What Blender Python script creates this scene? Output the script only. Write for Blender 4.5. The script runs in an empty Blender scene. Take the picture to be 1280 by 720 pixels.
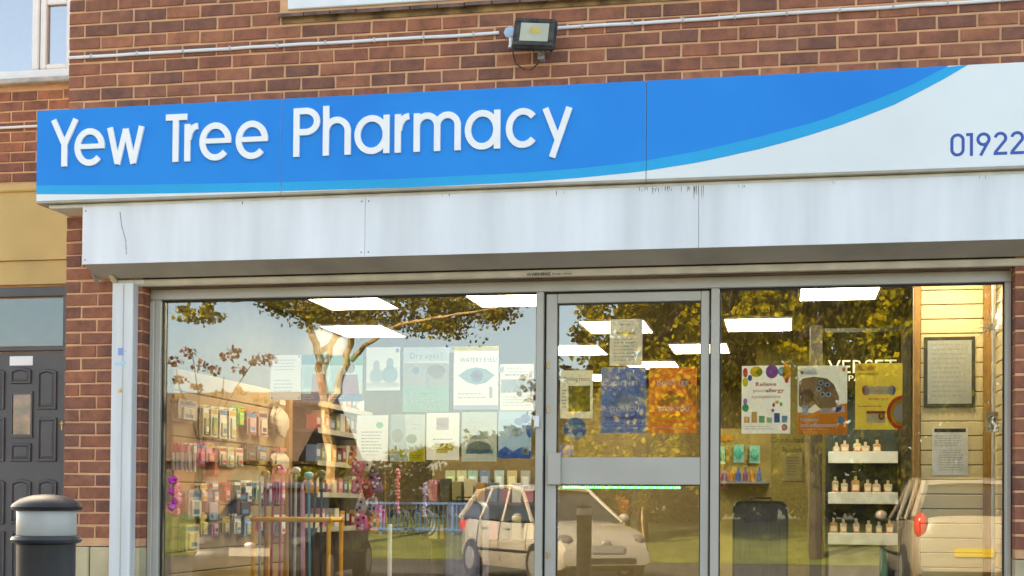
import bpy, bmesh, math, random
import numpy as np
from mathutils import Vector, Matrix
random.seed(11)
R = math.radians
sc = bpy.context.scene
col = sc.collection

# ------------------------------------------------------------------ camera
CAM = Vector((4.53997, -7.7367, 0.97)); YAW, PIT, ROLL = 0.1762, 0.01767, 0.00739
FPX, CX, CY = 1644.13, 687.67, 602.69          # focal length and principal point on a 1280 x 720 frame
fw = Vector((-math.sin(YAW) * math.cos(PIT), math.cos(YAW) * math.cos(PIT), math.sin(PIT)))
r0 = Vector((math.cos(YAW), math.sin(YAW), 0)); u0 = r0.cross(fw)
rt = r0 * math.cos(ROLL) + u0 * math.sin(ROLL); up = -r0 * math.sin(ROLL) + u0 * math.cos(ROLL)
cd = bpy.data.cameras.new('camera'); cam = bpy.data.objects.new('camera', cd); col.objects.link(cam)
m = Matrix((rt, up, -fw)).transposed().to_4x4(); m.translation = CAM; cam.matrix_world = m
cd.sensor_width = 36; cd.lens = FPX / 1280 * 36
cd.shift_x = (640 - CX) / 1280; cd.shift_y = (CY - 360) / 1280
cd.clip_start = .05; cd.clip_end = 3000
sc.camera = cam
# ------------------------------------------------------------------ sky and sun (behind the shop: the front is in open shade)
SUN_EL, SUN_AZ = R(33), R(-32)                 # azimuth from +Y (behind the facade), negative = towards -X
w = bpy.data.worlds.new('World'); sc.world = w; w.use_nodes = True
nt = w.node_tree; sky = nt.nodes.new('ShaderNodeTexSky'); sky.sky_type = 'NISHITA'; sky.sun_disc = False
sky.sun_elevation = SUN_EL; sky.sun_rotation = SUN_AZ
sky.air_density = .7; sky.dust_density = 2.5; sky.ozone_density = .6
nt.links.new(sky.outputs[0], nt.nodes['Background'].inputs[0]); nt.nodes['Background'].inputs[1].default_value = .15
sl = bpy.data.lights.new('sun', 'SUN'); sl.energy = 3.6; sl.angle = R(.5); sl.color = (1, .9, .76)
so = bpy.data.objects.new('sun', sl); col.objects.link(so)
sd = Vector((math.sin(SUN_AZ) * math.cos(SUN_EL), math.cos(SUN_AZ) * math.cos(SUN_EL), math.sin(SUN_EL)))
so.rotation_euler = sd.to_track_quat('Z', 'Y').to_euler(); so.location = sd * 30
sc.view_settings.view_transform = 'Standard'; sc.view_settings.look = 'None'
sc.view_settings.exposure = 2.66; sc.view_settings.gamma = 1; sc.view_settings.use_curve_mapping = False
sc.view_settings.use_white_balance = True; sc.view_settings.white_balance_temperature = 8700; sc.view_settings.white_balance_tint = 6   # camera balanced for open shade
sc.cycles.transparent_max_bounces = 24; sc.cycles.max_bounces = 10; sc.cycles.caustics_reflective = False

# ------------------------------------------------------------------ measuring helpers (points on real planes of the place)
def ray(x, y): return fw + rt * ((x - CX) / FPX) - up * ((y - CY) / FPX)
def at(x, y, Y):
    d = ray(x, y); return CAM + d * ((Y - CAM.y) / d.y)
def atx(x, y, X):
    d = ray(x, y); return CAM + d * ((X - CAM.x) / d.x)
GLASS = .15
def mir(x, y, Yv):                              # a thing seen mirrored in the shop glass: its real place
    p = at(x, y, Yv); return Vector((p.x, 2 * GLASS - Yv, p.z))
def proj(P):
    d = Vector(P) - CAM; z = d.dot(fw); return CX + FPX * d.dot(rt) / z, CY - FPX * d.dot(up) / z

# ------------------------------------------------------------------ mesh helpers
class MB:
    def __init__(s): s.v = []; s.f = []; s.m = []
    def add(s, vs, fs, mi=0):
        b = len(s.v); s.v += [tuple(v) for v in vs]; s.f += [tuple(b + i for i in f) for f in fs]; s.m += [mi] * len(fs)
    def box(s, x0, x1, y0, y1, z0, z1, mi=0, bev=0, M=None):
        if bev:
            b = min(bev, (x1-x0)*.45, (y1-y0)*.45, (z1-z0)*.45)
            vs = []; fs = []
            bm = bmesh.new(); bmesh.ops.create_cube(bm, size=1)
            for v in bm.verts: v.co = Vector(((x0+x1)/2+v.co.x*(x1-x0), (y0+y1)/2+v.co.y*(y1-y0), (z0+z1)/2+v.co.z*(z1-z0)))
            bmesh.ops.bevel(bm, geom=bm.edges[:], offset=b, segments=1, affect='EDGES')
            bm.verts.index_update(); vs = [v.co.copy() for v in bm.verts]; fs = [[v.index for v in f.verts] for f in bm.faces]; bm.free()
        else:
            vs = [Vector((x, y, z)) for z in (z0, z1) for y in (y0, y1) for x in (x0, x1)]
            fs = [(0,2,3,1),(4,5,7,6),(0,1,5,4),(2,6,7,3),(0,4,6,2),(1,3,7,5)]
        if M: vs = [M @ v for v in vs]
        s.add(vs, fs, mi)
    def prism(s, pts, y0, y1, mi=0, axis='y'):  # outline in x,z extruded along y (or outline y,z along x)
        n = len(pts)
        g = (lambda p, y: (p[0], y, p[1])) if axis == 'y' else ((lambda p, y: (y, p[0], p[1])) if axis == 'x' else (lambda p, y: (p[0], p[1], y)))
        s.add([g(p, y0) for p in pts] + [g(p, y1) for p in pts],
              [tuple(range(n)), tuple(range(2*n-1, n-1, -1))] + [(i, i+n, (i+1) % n + n, (i+1) % n) for i in range(n)], mi)
    def ribbon(s, pts, wd, y0, y1, closed=False, mi=0):
        P = [Vector((p[0], p[1])) for p in pts]; n = len(P); L = []; Rr = []
        for i in range(n):
            a = P[(i-1) % n] if (closed or i > 0) else None; b = P[(i+1) % n] if (closed or i < n-1) else None
            d1 = (P[i]-a).normalized() if a is not None else None; d2 = (b-P[i]).normalized() if b is not None else None
            if d1 is None: d1 = d2
            if d2 is None: d2 = d1
            n1 = Vector((-d1.y, d1.x)); n2 = Vector((-d2.y, d2.x)); t = (n1+n2); t = t.normalized() if t.length > 1e-6 else n1
            k = wd/2/max(.35, t.dot(n1)); L.append(P[i]+t*k); Rr.append(P[i]-t*k)
        vs = []; 
        for i in range(n):
            for q, y in ((L[i], y0), (Rr[i], y0), (L[i], y1), (Rr[i], y1)): vs.append((q.x, y, q.y))
        fs = []
        for i in range(n if closed else n-1):
            a = 4*i; b = 4*((i+1) % n)
            fs += [(a, b, b+1, a+1), (a+2, a+3, b+3, b+2), (a, a+2, b+2, b), (a+1, b+1, b+3, a+3)]
        if not closed: e = 4*(n-1); fs += [(0, 1, 3, 2), (e, e+2, e+3, e+1)]
        s.add(vs, fs, mi)
    def tube(s, pts, rad, n=8, mi=0, caps=True):
        P = [Vector(p) for p in pts]; rad = rad if isinstance(rad, (list, tuple)) else [rad]*len(P)
        vs = []; fs = []; ref = None
        for i, p in enumerate(P):
            d = (P[min(i+1, len(P)-1)] - P[max(i-1, 0)]).normalized()
            if ref is None: ref = Vector((0, 0, 1)) if abs(d.z) < .9 else Vector((1, 0, 0))
            a = d.cross(ref).normalized(); b = d.cross(a)
            if a.length < .1: a = d.orthogonal().normalized(); b = d.cross(a)
            for k in range(n):
                t = 2*math.pi*k/n; vs.append(p + (a*math.cos(t)+b*math.sin(t))*rad[i])
        for i in range(len(P)-1):
            for k in range(n): fs.append((i*n+k, i*n+(k+1) % n, (i+1)*n+(k+1) % n, (i+1)*n+k))
        if caps: fs += [tuple(range(n-1, -1, -1)), tuple((len(P)-1)*n+k for k in range(n))]
        s.add(vs, fs, mi)
    def lathe(s, prof, c=(0, 0, 0), n=20, mi=0, M=None):
        vs = []; fs = []
        for r_, z in prof:
            for k in range(n):
                t = 2*math.pi*k/n; v = Vector((c[0]+r_*math.cos(t), c[1]+r_*math.sin(t), c[2]+z)); vs.append(M @ v if M else v)
        for i in range(len(prof)-1):
            for k in range(n): fs.append((i*n+k, i*n+(k+1) % n, (i+1)*n+(k+1) % n, (i+1)*n+k))
        fs += [tuple(range(n-1, -1, -1)), tuple((len(prof)-1)*n+k for k in range(n))]
        s.add(vs, fs, mi)
    def ball(s, c, rx, ry, rz, mi=0, n=10, jit=0):
        pr = [(math.sin(math.pi*i/7), -math.cos(math.pi*i/7)) for i in range(8)]; vs = []; fs = []
        for r_, z in pr:
            for k in range(n):
                t = 2*math.pi*k/n; q = 1+random.uniform(-jit, jit)
                vs.append((c[0]+rx*max(r_, .02)*math.cos(t)*q, c[1]+ry*max(r_, .02)*math.sin(t)*q, c[2]+rz*z*q))
        for i in range(7):
            for k in range(n): fs.append((i*n+k, i*n+(k+1) % n, (i+1)*n+(k+1) % n, (i+1)*n+k))
        s.add(vs, fs, mi)
    def mesh(s, name, mats, smooth=False):
        me = bpy.data.meshes.new(name); me.from_pydata(s.v, [], s.f)
        for q in (mats if isinstance(mats, (list, tuple)) else [mats]): me.materials.append(q)
        if len(me.materials) > 1: me.polygons.foreach_set('material_index', s.m)
        if smooth:
            me.polygons.foreach_set('use_smooth', [True]*len(s.f)); me.set_sharp_from_angle(angle=R(38))
        me.validate(); me.update(); return me
    def build(s, name, mats, parent=None, smooth=False):
        return link(name, s.mesh(name, mats, smooth), parent)
def link(name, me, parent=None):
    o = bpy.data.objects.new(name, me); col.objects.link(o)
    if parent is not None:
        o.parent = parent; o.matrix_parent_inverse = Matrix.Translation(-Vector(parent.get('base', (0, 0, 0)))) if parent.type == 'EMPTY' else Matrix()
    return o
def thing(name, label, cat, group=None, base=(0, 0, 0)):
    o = bpy.data.objects.new(name, None); col.objects.link(o); o.empty_display_size = .1
    o.location = base; o['base'] = tuple(base)
    return tag(o, label, cat, group)
def tag(o, label, cat, group=None, kind=None):
    o['label'] = label; o['category'] = cat
    if group: o['group'] = group
    if kind: o['kind'] = kind
    return o
def struct(o): o['kind'] = 'structure'; return o
def qbox(px0, py0, px1, py1, Y, t, mi=0, mb=None, bev=0):   # upright board whose face lies on plane Y
    a = at(px0, py1, Y); b = at(px1, py0, Y); mb.box(a.x, b.x, Y, Y+t, a.z, b.z, mi, bev)

# ------------------------------------------------------------------ materials
MATS = {}
def N(t, ty, **k):
    n = t.nodes.new(ty)
    for a, b in k.items(): setattr(n, a, b)
    return n
def mat(name, c, rough=.6, metal=0, var=.12, scale=8, bump=0, bscale=60, spec=.5, coat=0, streak=0, dirt_or_sheen=None):
    if name in MATS: return MATS[name]
    m = bpy.data.materials.new(name); m.use_nodes = True; t = m.node_tree; b = t.nodes['Principled BSDF']; MATS[name] = m
    b.inputs['Roughness'].default_value = rough; b.inputs['Metallic'].default_value = metal
    b.inputs['Specular IOR Level'].default_value = spec; b.inputs['Coat Weight'].default_value = coat
    tc = N(t, 'ShaderNodeTexCoord')
    if var or streak or dirt_or_sheen:
        mp = N(t, 'ShaderNodeMapping'); t.links.new(tc.outputs['Object'], mp.inputs[0])
        if streak: mp.inputs['Scale'].default_value = (streak, 1, .35)
        no = N(t, 'ShaderNodeTexNoise'); no.inputs['Scale'].default_value = scale; no.inputs['Detail'].default_value = 6
        t.links.new(mp.outputs[0], no.inputs['Vector'])
        cr = N(t, 'ShaderNodeValToRGB')
        d = dirt_or_sheen or tuple(x*(1-var*2) for x in c)
        cr.color_ramp.elements[0].position = .3; cr.color_ramp.elements[0].color = (*d, 1)
        cr.color_ramp.elements[1].position = .68; cr.color_ramp.elements[1].color = (*[min(1, x*(1+var*.5)) for x in c], 1)
        t.links.new(no.outputs[0], cr.inputs[0]); t.links.new(cr.outputs[0], b.inputs['Base Color'])
    else: b.inputs['Base Color'].default_value = (*c, 1)
    if bump:
        n2 = N(t, 'ShaderNodeTexNoise'); n2.inputs['Scale'].default_value = bscale; n2.inputs['Detail'].default_value = 5
        t.links.new(tc.outputs['Object'], n2.inputs['Vector'])
        bp = N(t, 'ShaderNodeBump'); bp.inputs['Strength'].default_value = bump; bp.inputs['Distance'].default_value = .004
        t.links.new(n2.outputs[0], bp.inputs['Height']); t.links.new(bp.outputs[0], b.inputs['Normal'])
    return m
def flat(c, rough=.5):
    k = 'print_%03d_%03d_%03d' % tuple(int(x*255) for x in c)
    return mat(k, c, rough, var=.03)
def paper(c, tr=.42):
    k = 'paper_%03d_%03d_%03d' % tuple(int(x*255) for x in c)+('' if tr > .4 else '_thick')
    if k in MATS: return MATS[k]
    m = mat(k, c, .6, var=.03, scale=5); t = m.node_tree; b = t.nodes['Principled BSDF']; out = t.nodes['Material Output']
    tl = N(t, 'ShaderNodeBsdfTranslucent'); mx = N(t, 'ShaderNodeMixShader'); mx.inputs[0].default_value = tr; tl.inputs[0].default_value = (*[min(1, v*1.1+.03) for v in c], 1)
    t.links.new(b.outputs[0], mx.inputs[1]); t.links.new(tl.outputs[0], mx.inputs[2]); t.links.new(mx.outputs[0], out.inputs[0]); return m
def emis(name, c, s):
    m = bpy.data.materials.new(name); m.use_nodes = True; b = m.node_tree.nodes['Principled BSDF']
    b.inputs['Base Color'].default_value = (*c, 1); b.inputs['Emission Color'].default_value = (*c, 1); b.inputs['Emission Strength'].default_value = s
    return m
def brick_mat(name, attr):
    m = bpy.data.materials.new(name); m.use_nodes = True; t = m.node_tree; b = t.nodes['Principled BSDF']
    if attr: rn = N(t, 'ShaderNodeAttribute', attribute_name='rnd').outputs['Fac']
    else: rn = N(t, 'ShaderNodeObjectInfo').outputs['Random']
    cr = N(t, 'ShaderNodeValToRGB'); e = cr.color_ramp; e.elements[0].color = (0.212, 0.088, 0.060, 1); e.elements[1].color = (0.424, 0.155, 0.077, 1)
    for p, c in ((.2, (0.237, 0.092, 0.059)), (.38, (0.322, 0.115, 0.065)), (.55, (0.297, 0.104, 0.063)), (.72, (0.373, 0.133, 0.071)), (.86, (0.265, 0.106, 0.067))):
        k = e.elements.new(p); k.color = (*c, 1)
    t.links.new(rn, cr.inputs[0])
    tc = N(t, 'ShaderNodeTexCoord'); vm = N(t, 'ShaderNodeVectorMath', operation='MULTIPLY_ADD'); vm.inputs[1].default_value = (1, 1, 1)
    cb = N(t, 'ShaderNodeCombineXYZ'); mu = N(t, 'ShaderNodeMath', operation='MULTIPLY'); mu.inputs[1].default_value = 57
    t.links.new(rn, mu.inputs[0]); t.links.new(mu.outputs[0], cb.inputs[0]); t.links.new(mu.outputs[0], cb.inputs[2])
    t.links.new(tc.outputs['Object'], vm.inputs[0]); t.links.new(cb.outputs[0], vm.inputs[2])
    no = N(t, 'ShaderNodeTexNoise'); no.inputs['Scale'].default_value = 9; no.inputs['Detail'].default_value = 7; no.inputs['Roughness'].default_value = .65
    t.links.new(vm.outputs[0], no.inputs['Vector'])
    r2 = N(t, 'ShaderNodeValToRGB'); r2.color_ramp.elements[0].position = .36; r2.color_ramp.elements[0].color = (.66, .68, .72, 1)
    r2.color_ramp.elements[1].position = .6; r2.color_ramp.elements[1].color = (1.12, 1.08, 1.03, 1)
    t.links.new(no.outputs[0], r2.inputs[0])
    mx = N(t, 'ShaderNodeMix', data_type='RGBA', blend_type='MULTIPLY'); mx.inputs[0].default_value = 1
    t.links.new(cr.outputs[0], mx.inputs[6]); t.links.new(r2.outputs[0], mx.inputs[7])
    n2 = N(t, 'ShaderNodeTexNoise'); n2.inputs['Scale'].default_value = 85; n2.inputs['Detail'].default_value = 4; t.links.new(vm.outputs[0], n2.inputs['Vector'])
    r3 = N(t, 'ShaderNodeValToRGB'); r3.color_ramp.elements[0].position = .66; r3.color_ramp.elements[0].color = (0, 0, 0, 1); r3.color_ramp.elements[1].position = .74; r3.color_ramp.elements[1].color = (.45, .45, .45, 1)
    t.links.new(n2.outputs[0], r3.inputs[0])
    m2 = N(t, 'ShaderNodeMix', data_type='RGBA'); t.links.new(r3.outputs[0], m2.inputs[0]); t.links.new(mx.outputs[2], m2.inputs[6]); m2.inputs[7].default_value = (.42, .27, .17, 1)
    t.links.new(m2.outputs[2], b.inputs['Base Color']); b.inputs['Roughness'].default_value = .88
    bp = N(t, 'ShaderNodeBump'); bp.inputs['Strength'].default_value = .7; bp.inputs['Distance'].default_value = .003
    t.links.new(n2.outputs[0], bp.inputs['Height']); t.links.new(bp.outputs[0], b.inputs['Normal'])
    return m
BRICK = brick_mat('clay_brick', False); BRICKS = brick_mat('clay_brick_joined', True)
MORTAR = mat('sand_mortar', (.76, .405, .215), .95, var=.13, scale=5, bump=.8, bscale=120)
STONE = mat('cream_stone', (.56, .45, .27), .9, var=.14, scale=4, bump=.5, bscale=90)
BUFF = mat('buff_render', (.60, .42, .175), .9, var=.07, scale=2.5, bump=.35, bscale=120)
WHITE = mat('white_upvc', (.8, .8, .79), .35, var=.03)
STEEL = mat('galvanised_white_steel', (.80, .805, .815), .5, var=.05, scale=2.2, streak=2.2, bump=.05, bscale=5, dirt_or_sheen=(.66, .665, .67))
SOFFIT = mat('grey_soffit_steel', (.5, .46, .39), .6, var=.12, scale=3)
CREAM = mat('cream_shutter_rail', (.62, .52, .38), .5, var=.12, scale=6)
ALU = mat('grey_anodised_frame', (.47, .43, .365), .42, metal=.1, var=.05, scale=3)
ALUD = mat('dark_frame_gasket', (.025, .024, .022), .6, var=0)
BRASS = mat('brass', (.62, .38, .1), .35, metal=.8, var=.05)
DARKDOOR = mat('dark_grey_door', (.078, .074, .078), .45, var=.1, scale=4)
SBLUE = mat('sign_blue_vinyl', (.0, .258, .71), .35, var=.09, scale=.9, spec=.1, dirt_or_sheen=(0, .212, .68))  # uneven sheen painted into the blue: darker patches imitate gloss reflection
SCYAN = mat('sign_cyan_vinyl', (.0, .40, .75), .35, var=.05, scale=1.5, spec=.1)
SWHITE = mat('sign_white_acrylic', (.78, .8, .79), .35, var=.03, scale=1.5)
SEDGE = mat('sign_edge_trim', (.42, .36, .27), .5, var=.1)
LETTER = mat('white_letter_acrylic', (.88, .87, .86), .4, var=.02)
NAVY = mat('navy_print', (.012, .075, .36), .4, var=0)
BLACK = mat('black_plastic', (.022, .022, .022), .45, var=.15)
TIMBER = mat('orange_timber', (.36, .185, .06), .55, var=.15, scale=6, streak=6)
TANB = mat('tan_slat_board', (.33, .235, .115), .7, var=.08, scale=3)
BOARD = mat('cream_display_board', (.72, .61, .38), .7, var=.06, scale=3)
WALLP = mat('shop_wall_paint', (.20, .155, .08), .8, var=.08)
def glass_mat(name, base, tint=(1, 1, 1)):
    m = bpy.data.materials.new(name); m.use_nodes = True; t = m.node_tree; t.nodes.clear()
    out = N(t, 'ShaderNodeOutputMaterial'); mx = N(t, 'ShaderNodeMixShader'); tr = N(t, 'ShaderNodeBsdfTransparent'); gl = N(t, 'ShaderNodeBsdfGlossy')
    gl.inputs['Roughness'].default_value = 0; tr.inputs[0].default_value = (*tint, 1)
    fr = N(t, 'ShaderNodeFresnel'); fr.inputs[0].default_value = 1.5; ad = N(t, 'ShaderNodeMath', operation='ADD', use_clamp=True); ad.inputs[1].default_value = base
    geo = N(t, 'ShaderNodeNewGeometry')
    t.links.new(fr.outputs[0], ad.inputs[0]); t.links.new(ad.outputs[0], mx.inputs[0]); t.links.new(tr.outputs[0], mx.inputs[1]); t.links.new(gl.outputs[0], mx.inputs[2])
    t.links.new(mx.outputs[0], out.inputs[0]); return m
GLASSM = glass_mat('shop_window_glass', .078, (.97, .99, .97))
DULLGL = glass_mat('dull_transom_glass', .05, (.7, .75, .75))
HOUSEGL = glass_mat('house_window_glass', .42, (.6, .7, .8))

# ------------------------------------------------------------------ ground
def sheet(name, x0, x1, y0, y1, z, m, t=0):
    b = MB(); b.box(x0, x1, y0, y1, z-.15, z, 0) if t else b.add([(x0, y0, z), (x1, y0, z), (x1, y1, z), (x0, y1, z)], [(0, 1, 2, 3)])
    return struct(b.build(name, m))
ASPH = mat('asphalt', (.060, .057, .052), .9, var=.15, scale=.7, bump=.5, bscale=150)
PAVE = mat('paving', (.30, .27, .235), .9, var=.12, scale=2, bump=.4)
GRASS = mat('grass_verge', (.13, .15, .025), .95, var=.25, scale=1.5, bump=1, bscale=70)
sheet('ground', -900, 900, -900, 900, -.26, mat('field_ground', (.10, .105, .04), .95, var=.2, scale=.05))
sheet('road', -120, 120, -19, -4.6, -.2, ASPH)
pv = MB(); pv.box(-40, 40, -4.45, 12, -.25, 0); struct(pv.build('pavement', PAVE))
kb = MB(); kb.box(-40, 40, -4.6, -4.453, -.25, -.004, bev=.02); struct(kb.build('kerb', STONE))
rs = random.Random(3); bank = MB(); nx, ny = 90, 14
for j in range(ny+1):
    for i in range(nx+1):
        x = -70+140*i/nx; y = -19-16*j/ny; z = -.19+.78*min(1, j/6)**.8+rs.uniform(-.03, .03)*(j > 0)
        bank.v.append((x, y, z))
for j in range(ny):
    for i in range(nx): a = j*(nx+1)+i; bank.f.append((a, a+nx+1, a+nx+2, a+1)); bank.m.append(0)
struct(bank.build('grass_bank', GRASS, smooth=True))

# ------------------------------------------------------------------ brick building
GAU = .08238; ZB = 4.1163                       # course gauge and the bed joint the courses are counted from
BV = {}
def brick_geo(L, rn, H=GAU-.0125, D=.1):
    j = lambda a=.0022: rn.uniform(-a, a); e = .004
    o = [(j(), 0, j()), (L+j(), 0, j()), (L+j(), 0, H+j()), (j(), 0, H+j())]
    i = [(p[0]+(e if k in (0, 3) else -e), -.004+j(.001), p[2]+(e if k < 2 else -e)) for k, p in enumerate(o)]
    # front ring split once per long edge so that the arrises are not ruler straight
    b = [(0, D, 0), (L, D, 0), (L, D, H), (0, D, H)]
    vs = i+o+b; fs = [(0, 1, 2, 3)]
    for k in range(4): n = (k+1) % 4; fs += [(k, 4+k, 4+n, n), (4+k, 8+k, 8+n, 4+n)]
    return vs, [f[::-1] for f in fs]
def brick_mesh(L):
    k = round(L, 3)
    if k not in BV:
        BV[k] = []
        for q in range(9 if k > .2 else 4):
            rn = random.Random(hash((k, q))); me = bpy.data.meshes.new('brick'); v, f = brick_geo(L, rn); me.from_pydata(v, [], f); me.materials.append(BRICK); me.update(); BV[k].append(me)
    return random.choice(BV[k])
def in_frame(P, pad=14):
    x, y = proj(P); return -pad < x < 1280+pad and -pad < y < 720+pad
def lay(wall, spans, Y, z0, z1, skip, k0=-60, k1=60):
    """courses of stretcher bond; bricks the photograph shows are objects, the others one joined piece"""
    jm = MB(); rnd = []
    for k in range(k0, k1):
        zb = ZB-GAU*(k+1)+.005
        if zb < z0-.001 or zb+GAU > z1+.012: continue
        for (x0, x1) in spans(k):
            if x1-x0 < .03 or skip(x0, x1, zb): continue
            c = ((x0+x1)/2, Y, zb+.036); dz = random.uniform(-.0013, .0013); dy = random.uniform(-.0025, .0015)
            if in_frame(c):
                o = link('brick', brick_mesh(x1-x0), wall); o.location = (x0, Y+dy, zb+dz); o.rotation_euler = (0, random.uniform(-.004, .004), 0)
            else:
                v, f = brick_geo(x1-x0, random); jm.add([(p[0]+x0, p[1]+Y+dy, p[2]+zb+dz) for p in v], f); rnd += [random.random()]*len(f)
    if jm.f:
        o = jm.build('brickwork', BRICKS, wall); o['kind'] = 'stuff'
        a = o.data.attributes.new('rnd', 'FLOAT', 'FACE'); a.data.foreach_set('value', rnd[:len(a.data)])
def bond(xa, xb, first_full=lambda k: k % 2 == 0):
    def sp(k):
        out = []; x = xa
        L = .212 if first_full(k) else .101
        while x < xb-.02:
            x1 = min(x+L+random.uniform(-.003, .003), xb); out.append((x, x1)); x = x1+.013; L = .212
        return out
    return sp
shop = thing('shop_building', 'red brick shop building with white upper window above the blue pharmacy sign', 'building')
OPL, OPR, OPT = .53, 5.815, 2.42                # shopfront opening
mw = MB(); mw.box(.004, 9.4, .0015, .26, OPT+.05, 6.4); front = mw.build('wall', MORTAR, shop)
WX0, WX1, WZ = 1.48, 4.35, 4.045                # upper window
def front_spans(k):
    if ZB-GAU*(k+1) > WZ-.115: return bond(0, WX0-.055)(k)+bond(WX1+.06, 9.4)(k)
    return bond(0, 9.4)(k)
lay(front, front_spans, 0, 2.42, 4.75, lambda a, b, z: 2.9 < z < 3.36 and a > .12)
mp_ = MB(); mp_.box(.004, OPL-.004, .0015, .22, .69, OPT+.049); pier = mp_.build('pier_wall', MORTAR, shop)
lay(pier, bond(0, OPL), 0, .69, 2.5, lambda a, b, z: False)
mp_ = MB(); mp_.box(OPR+.004, 9.4, .0015, .22, .69, OPT+.049); pier2 = mp_.build('pier_wall', MORTAR, shop)
lay(pier2, bond(OPR, 9.4), 0, .69, 2.5, lambda a, b, z: False)
for xa, xb in ((0, .185), (.193, OPL), (OPR, 6.4), (6.408, 7.4), (7.408, 9.4)):
    for za, zb in ((.0, .34), (.347, .684)):
        s_ = MB(); s_.box(xa+random.uniform(0, .003), xb, -.012, .14, za, zb, bev=.006); s_.build('plinth_stone', STONE, shop)
vol = MB(); vol.box(.02, 9.4, .27, 10.6, 2.8, 6.39); vol.box(.02, .1, .27, 10.6, 0, 2.8); vol.box(9.3, 9.4, .27, 10.6, 0, 2.8); vol.box(.1, 9.3, 10.4, 10.6, 0, 2.8)
vol.build('rear_walls', MORTAR, shop)
rf = MB(); rf.prism([(-.2, 6.4), (10.9, 6.4), (10.9, 6.5), (5.2, 8.6), (-.2, 6.5)], -.3, 9.6, axis='x'); rf.build('roof', mat('roof_tiles', (.10, .06, .045), .9, var=.2), shop)
# upper window with tiled sill
win = MB(); WT = 5.3; win.box(WX0, WX1, -.012, .05, WZ, WZ+.075, bev=.006); win.box(WX0, WX1, -.012, .05, WT-.07, WT, bev=.006)
for x in (WX0, WX0+.95, WX0+1.9, WX1-.07): win.box(x, x+.07, -.0125, .0505, WZ+.0755, WT-.0705, bev=.006)
wo = win.build('window', WHITE, shop); g = MB(); g.box(WX0+.03, WX1-.03, .018, .026, WZ+.04, WT-.04); g.build('pane', HOUSEGL, wo)
g = MB(); g.box(WX0, WX1, .08, .1, WZ, WT); g.build('blind', mat('pale_blind', (.62, .6, .56), .8), wo)
SILL = mat('sill_tile', (.19, .11, .085), .8, var=.25, scale=14, bump=.5)
x = WX0-.05
while x < WX1+.02:
    L = .163+random.uniform(-.004, .004); s_ = MB(); dz = random.uniform(-.002, .002)
    s_.prism([(-.045, WZ-.055+dz), (-.045, WZ-.033+dz), (.03, WZ-.006+dz), (.03, WZ-.03+dz)], x, x+L, axis='x'); s_.build('sill_tile', SILL, shop); x += L+.007
sb = MB(); sb.box(WX0-.04, WX1+.04, -.008, .03, WZ-.085, WZ-.04); sb.build('sill_bedding', mat('stained_bedding', (.36, .22, .10), .95, var=.4, scale=7, bump=1), shop)

# recessed wing with the grey door
YW = 1.9
wing = thing('recessed_wing', 'recessed brick wing with buff rendered band, dark panelled door and white window', 'building')
mw = MB(); mw.box(-5, -.02, YW+.0015, YW+.25, 0, 6.4); ww = mw.build('wall', MORTAR, wing)
bt = at(40, 232, YW).z; bm_ = at(0, 328, YW).z; bb = at(0, 357, YW).z
lay(ww, bond(-4.2, -.03, lambda k: k % 2 == 1), YW, bt+.005, 4.4, lambda a, b, z: (z > at(30, 106, YW).z-.06))
xL, xR = -4.2, at(84, 300, YW).x+.25
b = MB(); b.box(xL, xR, YW-.05, YW+.004, bm_+.004, bt-.06); b.build('render_band', BUFF, wing)
b = MB(); b.box(xL, xR, YW-.075, YW+.003, bt-.0605, bt, bev=.01); b.build('render_lip', BUFF, wing)
b = MB(); b.box(xL, xR, YW-.028, YW+.0035, bb, bm_); b.build('render_band', BUFF, wing)
dR = at(80, 440, YW).x
b = MB()
for (x0, y0, x1, y1) in ((-60, 357.5, 92, 373), (-60, 432.5, 92, 440)): qbox(x0, y0, x1, y1, YW-.03, .06, 0, b, .006)
b.box(dR+.004, dR+.30, YW-.028, YW+.02, 0, bb-.02)
df = b.build('door_frame', DARKDOOR, wing)
b = MB(); qbox(-60, 372, 90, 434, YW-.008, .006, 0, b); b.build('transom_pane', DULLGL, wing)
b = MB(); qbox(-60, 372, 90, 434, YW-.0005, .004, 0, b); b.build('transom_lining', mat('pale_teal_lining', (.26, .31, .30), .8, var=.2, scale=3), wing)
dT = at(0, 440.5, YW-.01).z; dl = dR-.86
b = MB(); b.box(dl, dR, YW-.012, YW+.02, .02, dT-.004); door = b.build('door', DARKDOOR, wing)
def panel(px0, py0, px1, py1, arch=False):
    a = at(px0, py1, YW-.012); c = at(px1, py0, YW-.012); x0, x1, z0, z1 = a.x, c.x, a.z, c.z
    def ring(d, y):
        pts = [(x0+d, y, z0+d), (x1-d, y, z0+d), (x1-d, y, z1-d-(.02 if arch else 0))]
        if arch: pts += [(x1-d-(x1-x0-2*d)*q, y, z1-d-.02+.02*math.sin(math.pi*q)) for q in (.25, .5, .75)]
        return pts+[(x0+d, y, z1-d-(.02 if arch else 0))]
    rs_ = [ring(0, YW-.0125), ring(.006, YW-.026), ring(.018, YW-.026), ring(.026, YW-.0155), ring(.045, YW-.022)]
    b = MB(); n = len(rs_[0]); fs = []
    for i in range(4): fs += [(i*n+k, i*n+(k+1) % n, (i+1)*n+(k+1) % n, (i+1)*n+k) for k in range(n)]
    fs.append(tuple(4*n+k for k in range(n))); b.add(sum(rs_, []), fs); b.build('panel', DARKDOOR, door)
for c0, c1, ar in ((13, 40, 0), (46.5, 72, 1), (-21, 7, 1)):
    if ar: panel(c0, 461, c1, 512, True); panel(c0, 522, c1, 577)
    else: panel(c0, 459, c1, 480, True); panel(c0, 554, c1, 577)
    panel(c0, 599, c1, 655, True); panel(c0, 664, c1, 745)
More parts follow.
